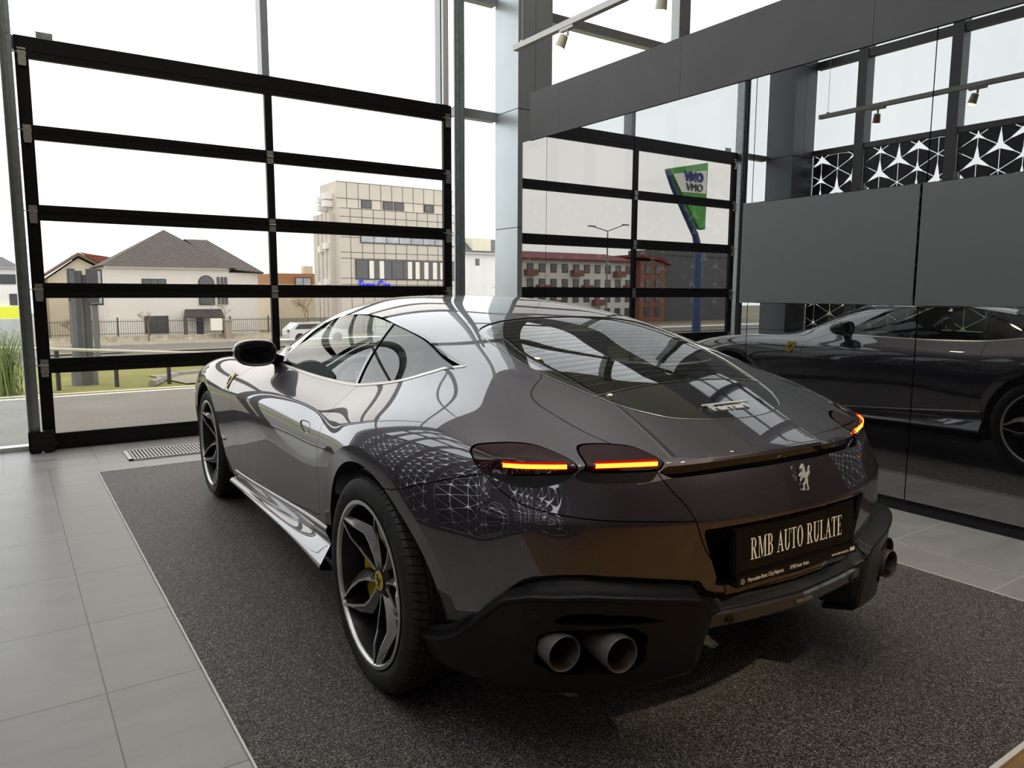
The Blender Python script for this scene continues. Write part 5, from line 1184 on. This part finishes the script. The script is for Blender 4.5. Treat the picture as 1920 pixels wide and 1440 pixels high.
# ---- interior
it = empty('cabin'); it.parent = car
b = MB(); b.box((-.66, .2, .20), (.66, 2.2, .34)).box((-.12, .4, .34), (.12, 1.8, .58)); b.prism([(-.64, 1.72, .5), (-.64, 1.68, .80), (-.64, 1.86, .89), (-.64, 2.12, .90), (-.64, 2.2, .5)], 1.28, (1, 0, 0)); b.box((-.66, -.3, .34), (.66, .30, .72)); b.box((-.52, -.62, .60), (.52, -.2, .82)); b.build('cabin_trim', M['interior'], it)
for s in (-1, 1):
    se = blob([[(s*.36+.23*a_, .62+dy, z) for a_, dy in ((-1, .0), (-.9, .12), (0, .09), (.9, .12), (1, .0), (.8, -.12), (0, -.15), (-.8, -.12))] for z, dy in ()]+[[(s*.36+w_*a_, y+d*b_, z) for a_, b_ in ((-1, .2), (-.8, 1), (0, .6), (.8, 1), (1, .2), (.7, -1), (0, -1), (-.7, -1))] for z, y, w_, d in ((.42, .78, .24, .10), (.62, .68, .25, .09), (.82, .60, .24, .075), (.95, .56, .19, .06), (1.00, .545, .13, .05), (1.06, .535, .125, .045), (1.10, .53, .10, .035))], 'seat', M['cover'], it)
    blob([[(s*.36+.25*a_, y+dd, z) for a_, dd in ((-1, 0), (-.8, 0), (.8, 0), (1, 0))]+[(s*.36+.22*a_, y, z-.12) for a_ in (1, -1)] for y, z, dd in ((.74, .50, 0), (.95, .52, 0), (1.2, .54, 0), (1.28, .50, 0))], 'seat_cushion', M['cover'], it)
st = MB(); st.lathe([(0, .165)]*1+[(.0, .165)], 4, 'y') if False else None
b = MB(); P = [(-.36+.175*math.cos(t), 1.47+.05*math.sin(t), .76+.165*math.sin(t)) for t in np.linspace(0, 2*math.pi, 40)]; b.tube(P, .014, 8).box((-.42, 1.46, .72), (-.30, 1.60, .78)); b.build('steering_wheel', M['interior'], it)
bd = MB().prism([(-.60, .50, .78), (-.60, .98, .78), (-.60, .96, .90), (-.60, .66, .99), (-.60, .50, .96)], .012, (1, 0, 0)).build('placard', M['plate'], it)
text_obj('lettering', 'Roma', .115, frame((-.618, .80, .855), (0, -1, 0), (0, 0, 1)) @ Matrix.Shear('XY', 4, (.3, 0)) if False else frame((-.618, .80, .855), (0, -1, 0), (0, 0, 1)), M['white'], bd, .001, 1.1)
# ---- number plate
PLM = Matrix.Rotation(math.radians(-4), 4, 'X')
pl = empty('number_plate', (0, -.893, .585)); pl.parent = car; pl.rotation_euler = (math.radians(-3), 0, 0)
MB().box((-.268, .0, -.060), (.268, .012, .070)).box((-.262, -.003, -.052), (.262, 0, .064)).build('plate', M['plate'], pl)
MB().box((-.268, -.010, -.088), (.268, .012, -.062)).box((-.268, -.004, -.064), (.268, .0, -.056)).build('plate_holder', M['plate'], pl)
TH, TN, SE = .155, .05, .045
def q4(a, b, c, d): return [a, b, c, d]
def rect(x0, y0, x1, y1): return [(x0, y0), (x1, y0), (x1, y1), (x0, y1)]
def ell(cx, cy_, rx, ry, ix, iy, t0, t1, n=14, dx=0):
    out = []
    for k in range(n):
        a, b_ = math.radians(t0+(t1-t0)*k/n), math.radians(t0+(t1-t0)*(k+1)/n)
        out.append([(cx+rx*math.cos(a), cy_+ry*math.sin(a)), (cx+rx*math.cos(b_), cy_+ry*math.sin(b_)), (cx+dx+ix*math.cos(b_), cy_+iy*math.sin(b_)), (cx+dx+ix*math.cos(a), cy_+iy*math.sin(a))])
    return out
GL = {
 'R': (.76, [rect(.11, 0, .11+TH, 1), rect(.01, 0, .37, SE), rect(.01, 1-SE, .30, 1), rect(.25, .95, .36, 1), rect(.25, .47, .36, .52)]+ell(.34, .735, .29, .265, .15, .215, -90, 90)+[[(.30, .49), (.46, .50), (.68, SE), (.52, SE)], rect(.50, 0, .78, SE)]),
 'M': (.98, [rect(.11, 0, .165, 1), rect(.01, 0, .27, SE), rect(.01, 1-SE, .22, 1), [(.13, 1), (.28, 1), (.52, .16), (.44, 0)], [(.44, 0), (.52, .16), (.80, 1), (.74, 1)], rect(.72, 0, .72+TH, 1), rect(.62, 0, .97, SE), rect(.74, 1-SE, .97, 1)]),
 'B': (.70, [rect(.11, 0, .11+TH, 1), rect(.01, 0, .30, SE), rect(.01, 1-SE, .30, 1), rect(.25, .95, .34, 1), rect(.25, .49, .36, .54), rect(.25, 0, .36, .05)]+ell(.33, .755, .25, .245, .12, .20, -90, 90)+ell(.35, .265, .29, .265, .14, .215, -90, 90)),
 'A': (.76, [[(.10, 0), (.155, 0), (.40, .86), (.36, 1)], [(.36, 1), (.42, 1), (.72, 0), (.56, 0), (.34, .80)], rect(.21, .32, .56, .37), rect(.0, 0, .25, SE), rect(.48, 0, .80, SE)]),
 'U': (.76, [rect(.10, .30, .10+TH, 1), rect(.0, 1-SE, .36, 1), rect(.60, .30, .65, 1), rect(.51, 1-SE, .74, 1)]+ell(.375, .31, .275, .33, .13, .27, 180, 360, 16)),
 'T': (.66, [rect(.25, 0, .25+TH, 1), rect(.15, 0, .50, SE), rect(.01, 1-SE-.01, .65, 1), [(.01, 1), (.05, 1), (.03, .76), (.01, .76)], [(.65, 1), (.61, 1), (.63, .76), (.65, .76)]]),
 'O': (.76, ell(.37, .5, .35, .52, .19, .47, 0, 360, 30)),
 'L': (.64, [rect(.11, 0, .11+TH, 1), rect(.01, 0, .60, SE+.005), rect(.01, 1-SE, .36, 1), [(.60, 0), (.56, 0), (.60, .27), (.62, .27)]]),
 'E': (.66, [rect(.11, 0, .11+TH, 1), rect(.01, 0, .58, SE+.005), rect(.01, 1-SE, .57, 1), [(.59, 0), (.54, 0), (.60, .26), (.62, .26)], [(.57, 1), (.53, 1), (.57, .78), (.59, .78)], rect(.25, .49, .43, .53), rect(.42, .40, .45, .62)])}
def serif(word, h, wscale, origin, parent, name='lettering', fr=None, sp=.05):
    x = 0; polys = []
    for ch in word:
        if ch == ' ': x += .36; continue
        wd, ps = GL[ch]; polys += [[(x+px, py) for px, py in p] for p in ps]; x += wd+sp
    b = MB()
    for p in polys:
        q = [(px*h*wscale-x*h*wscale/2, -.0, py*h) for px, py in p]; area2 = sum(q[i][0]*q[(i+1) % len(q)][2]-q[(i+1) % len(q)][0]*q[i][2] for i in range(len(q)))
        b.poly(q if area2 > 0 else q[::-1])
    o = b.build(name, M['letter'], parent); o.location = origin; return o
serif('RMB AUTO RULATE', .060, .625, (0, -.0040, -.024), pl)
def small(txt, x, z, sz, al='LEFT', bold=.0): return text_obj('lettering', txt, sz, frame((x, -.0108, z), (1, 0, 0), (0, 0, 1)), M['letter'], pl, .0001, .78, al, bold)
small('Mercedes-Benz Cluj-Napoca', -.225, -.080, .0165); small('RMB Inter Auto', -.005, -.080, .0165, 'CENTER'); small('www.inter-auto.ro', .145, -.080, .0140); small('RMB', .235, -.080, .0160, 'LEFT', .0006)
b = MB()
for a_, b_ in ((.0, 1),):
    for k in range(28):
        t0, t1 = 2*math.pi*k/28, 2*math.pi*(k+1)/28; c = Vector((-.245, -.0108, -.0745)); e_ = lambda t, r: c+Vector((math.cos(t)*r, 0, math.sin(t)*r)); b.poly([e_(t0, .0075), e_(t1, .0075), e_(t1, .0062), e_(t0, .0062)][::-1])
    for k in range(3):
        t = math.radians(90+120*k); d = Vector((math.cos(t), 0, math.sin(t))); n = Vector((-d.z, 0, d.x)); c = Vector((-.245, -.0109, -.0745)); b.poly([c+n*.0011-d*.0006, c-n*.0011-d*.0006, c+d*.0064])
b.build('star_logo', M['letter'], pl)
# ---- badges
hm = flat_poly([((x-.47)*.052, (y-.5)*.080) for x, y in HORSE], .004, frame((0.008, -.897, .765), (1, 0, 0), (0, .12, 1))); fix_normals(hm.build('horse_emblem', M['badge'], car))
h, n = on_body(0, -.625, 2); T_ = Vector((0, -n.z, n.y)) if False else Vector((0, n.z, -n.y)); T_ = T_ if T_.y > 0 else -T_
sb = empty('script_badge'); sb.parent = car
text_obj('lettering', 'Ferrari', .043, frame(tuple(h+n*.001-T_*.012), (1, 0, 0), tuple(T_)), M['badge'], sb, .002, 1.36, bold=.0016)
F4 = frame(tuple(h+n*.001), (1, 0, 0), tuple(T_)); b = MB(); b.box((-.098, .019, 0), (.108, .0265, .004)).xf(F4).build('bar', M['badge'], sb)
SHD = [(-.5, .42), (-.46, .5), (0, .46), (.46, .5), (.5, .42), (.47, .05), (.36, -.25), (.0, -.52), (-.36, -.25), (-.47, .05)]
for s in (-1, 1):
    hh = BV.ray_cast(Vector((s*1.4, 2.015, .795)), Vector((-s, 0, 0))); p, n = hh[0], hh[1]; up = (Vector((0, 0, 1))-n*n.z).normalized(); rd = up.cross(n)
    Fm = frame(tuple(p+n*.001), tuple(rd), tuple(up)); g = empty('shield_badge'); g.parent = car
    fix_normals(flat_poly([(x*.085, y*.110) for x, y in SHD], .003, Fm).build('shield', M['yellow'], g))
    fix_normals(flat_poly([((x-.47)*.044, (y-.48)*.055) for x, y in HORSE], .0045, Fm).build('shield_horse', M['groove'], g))
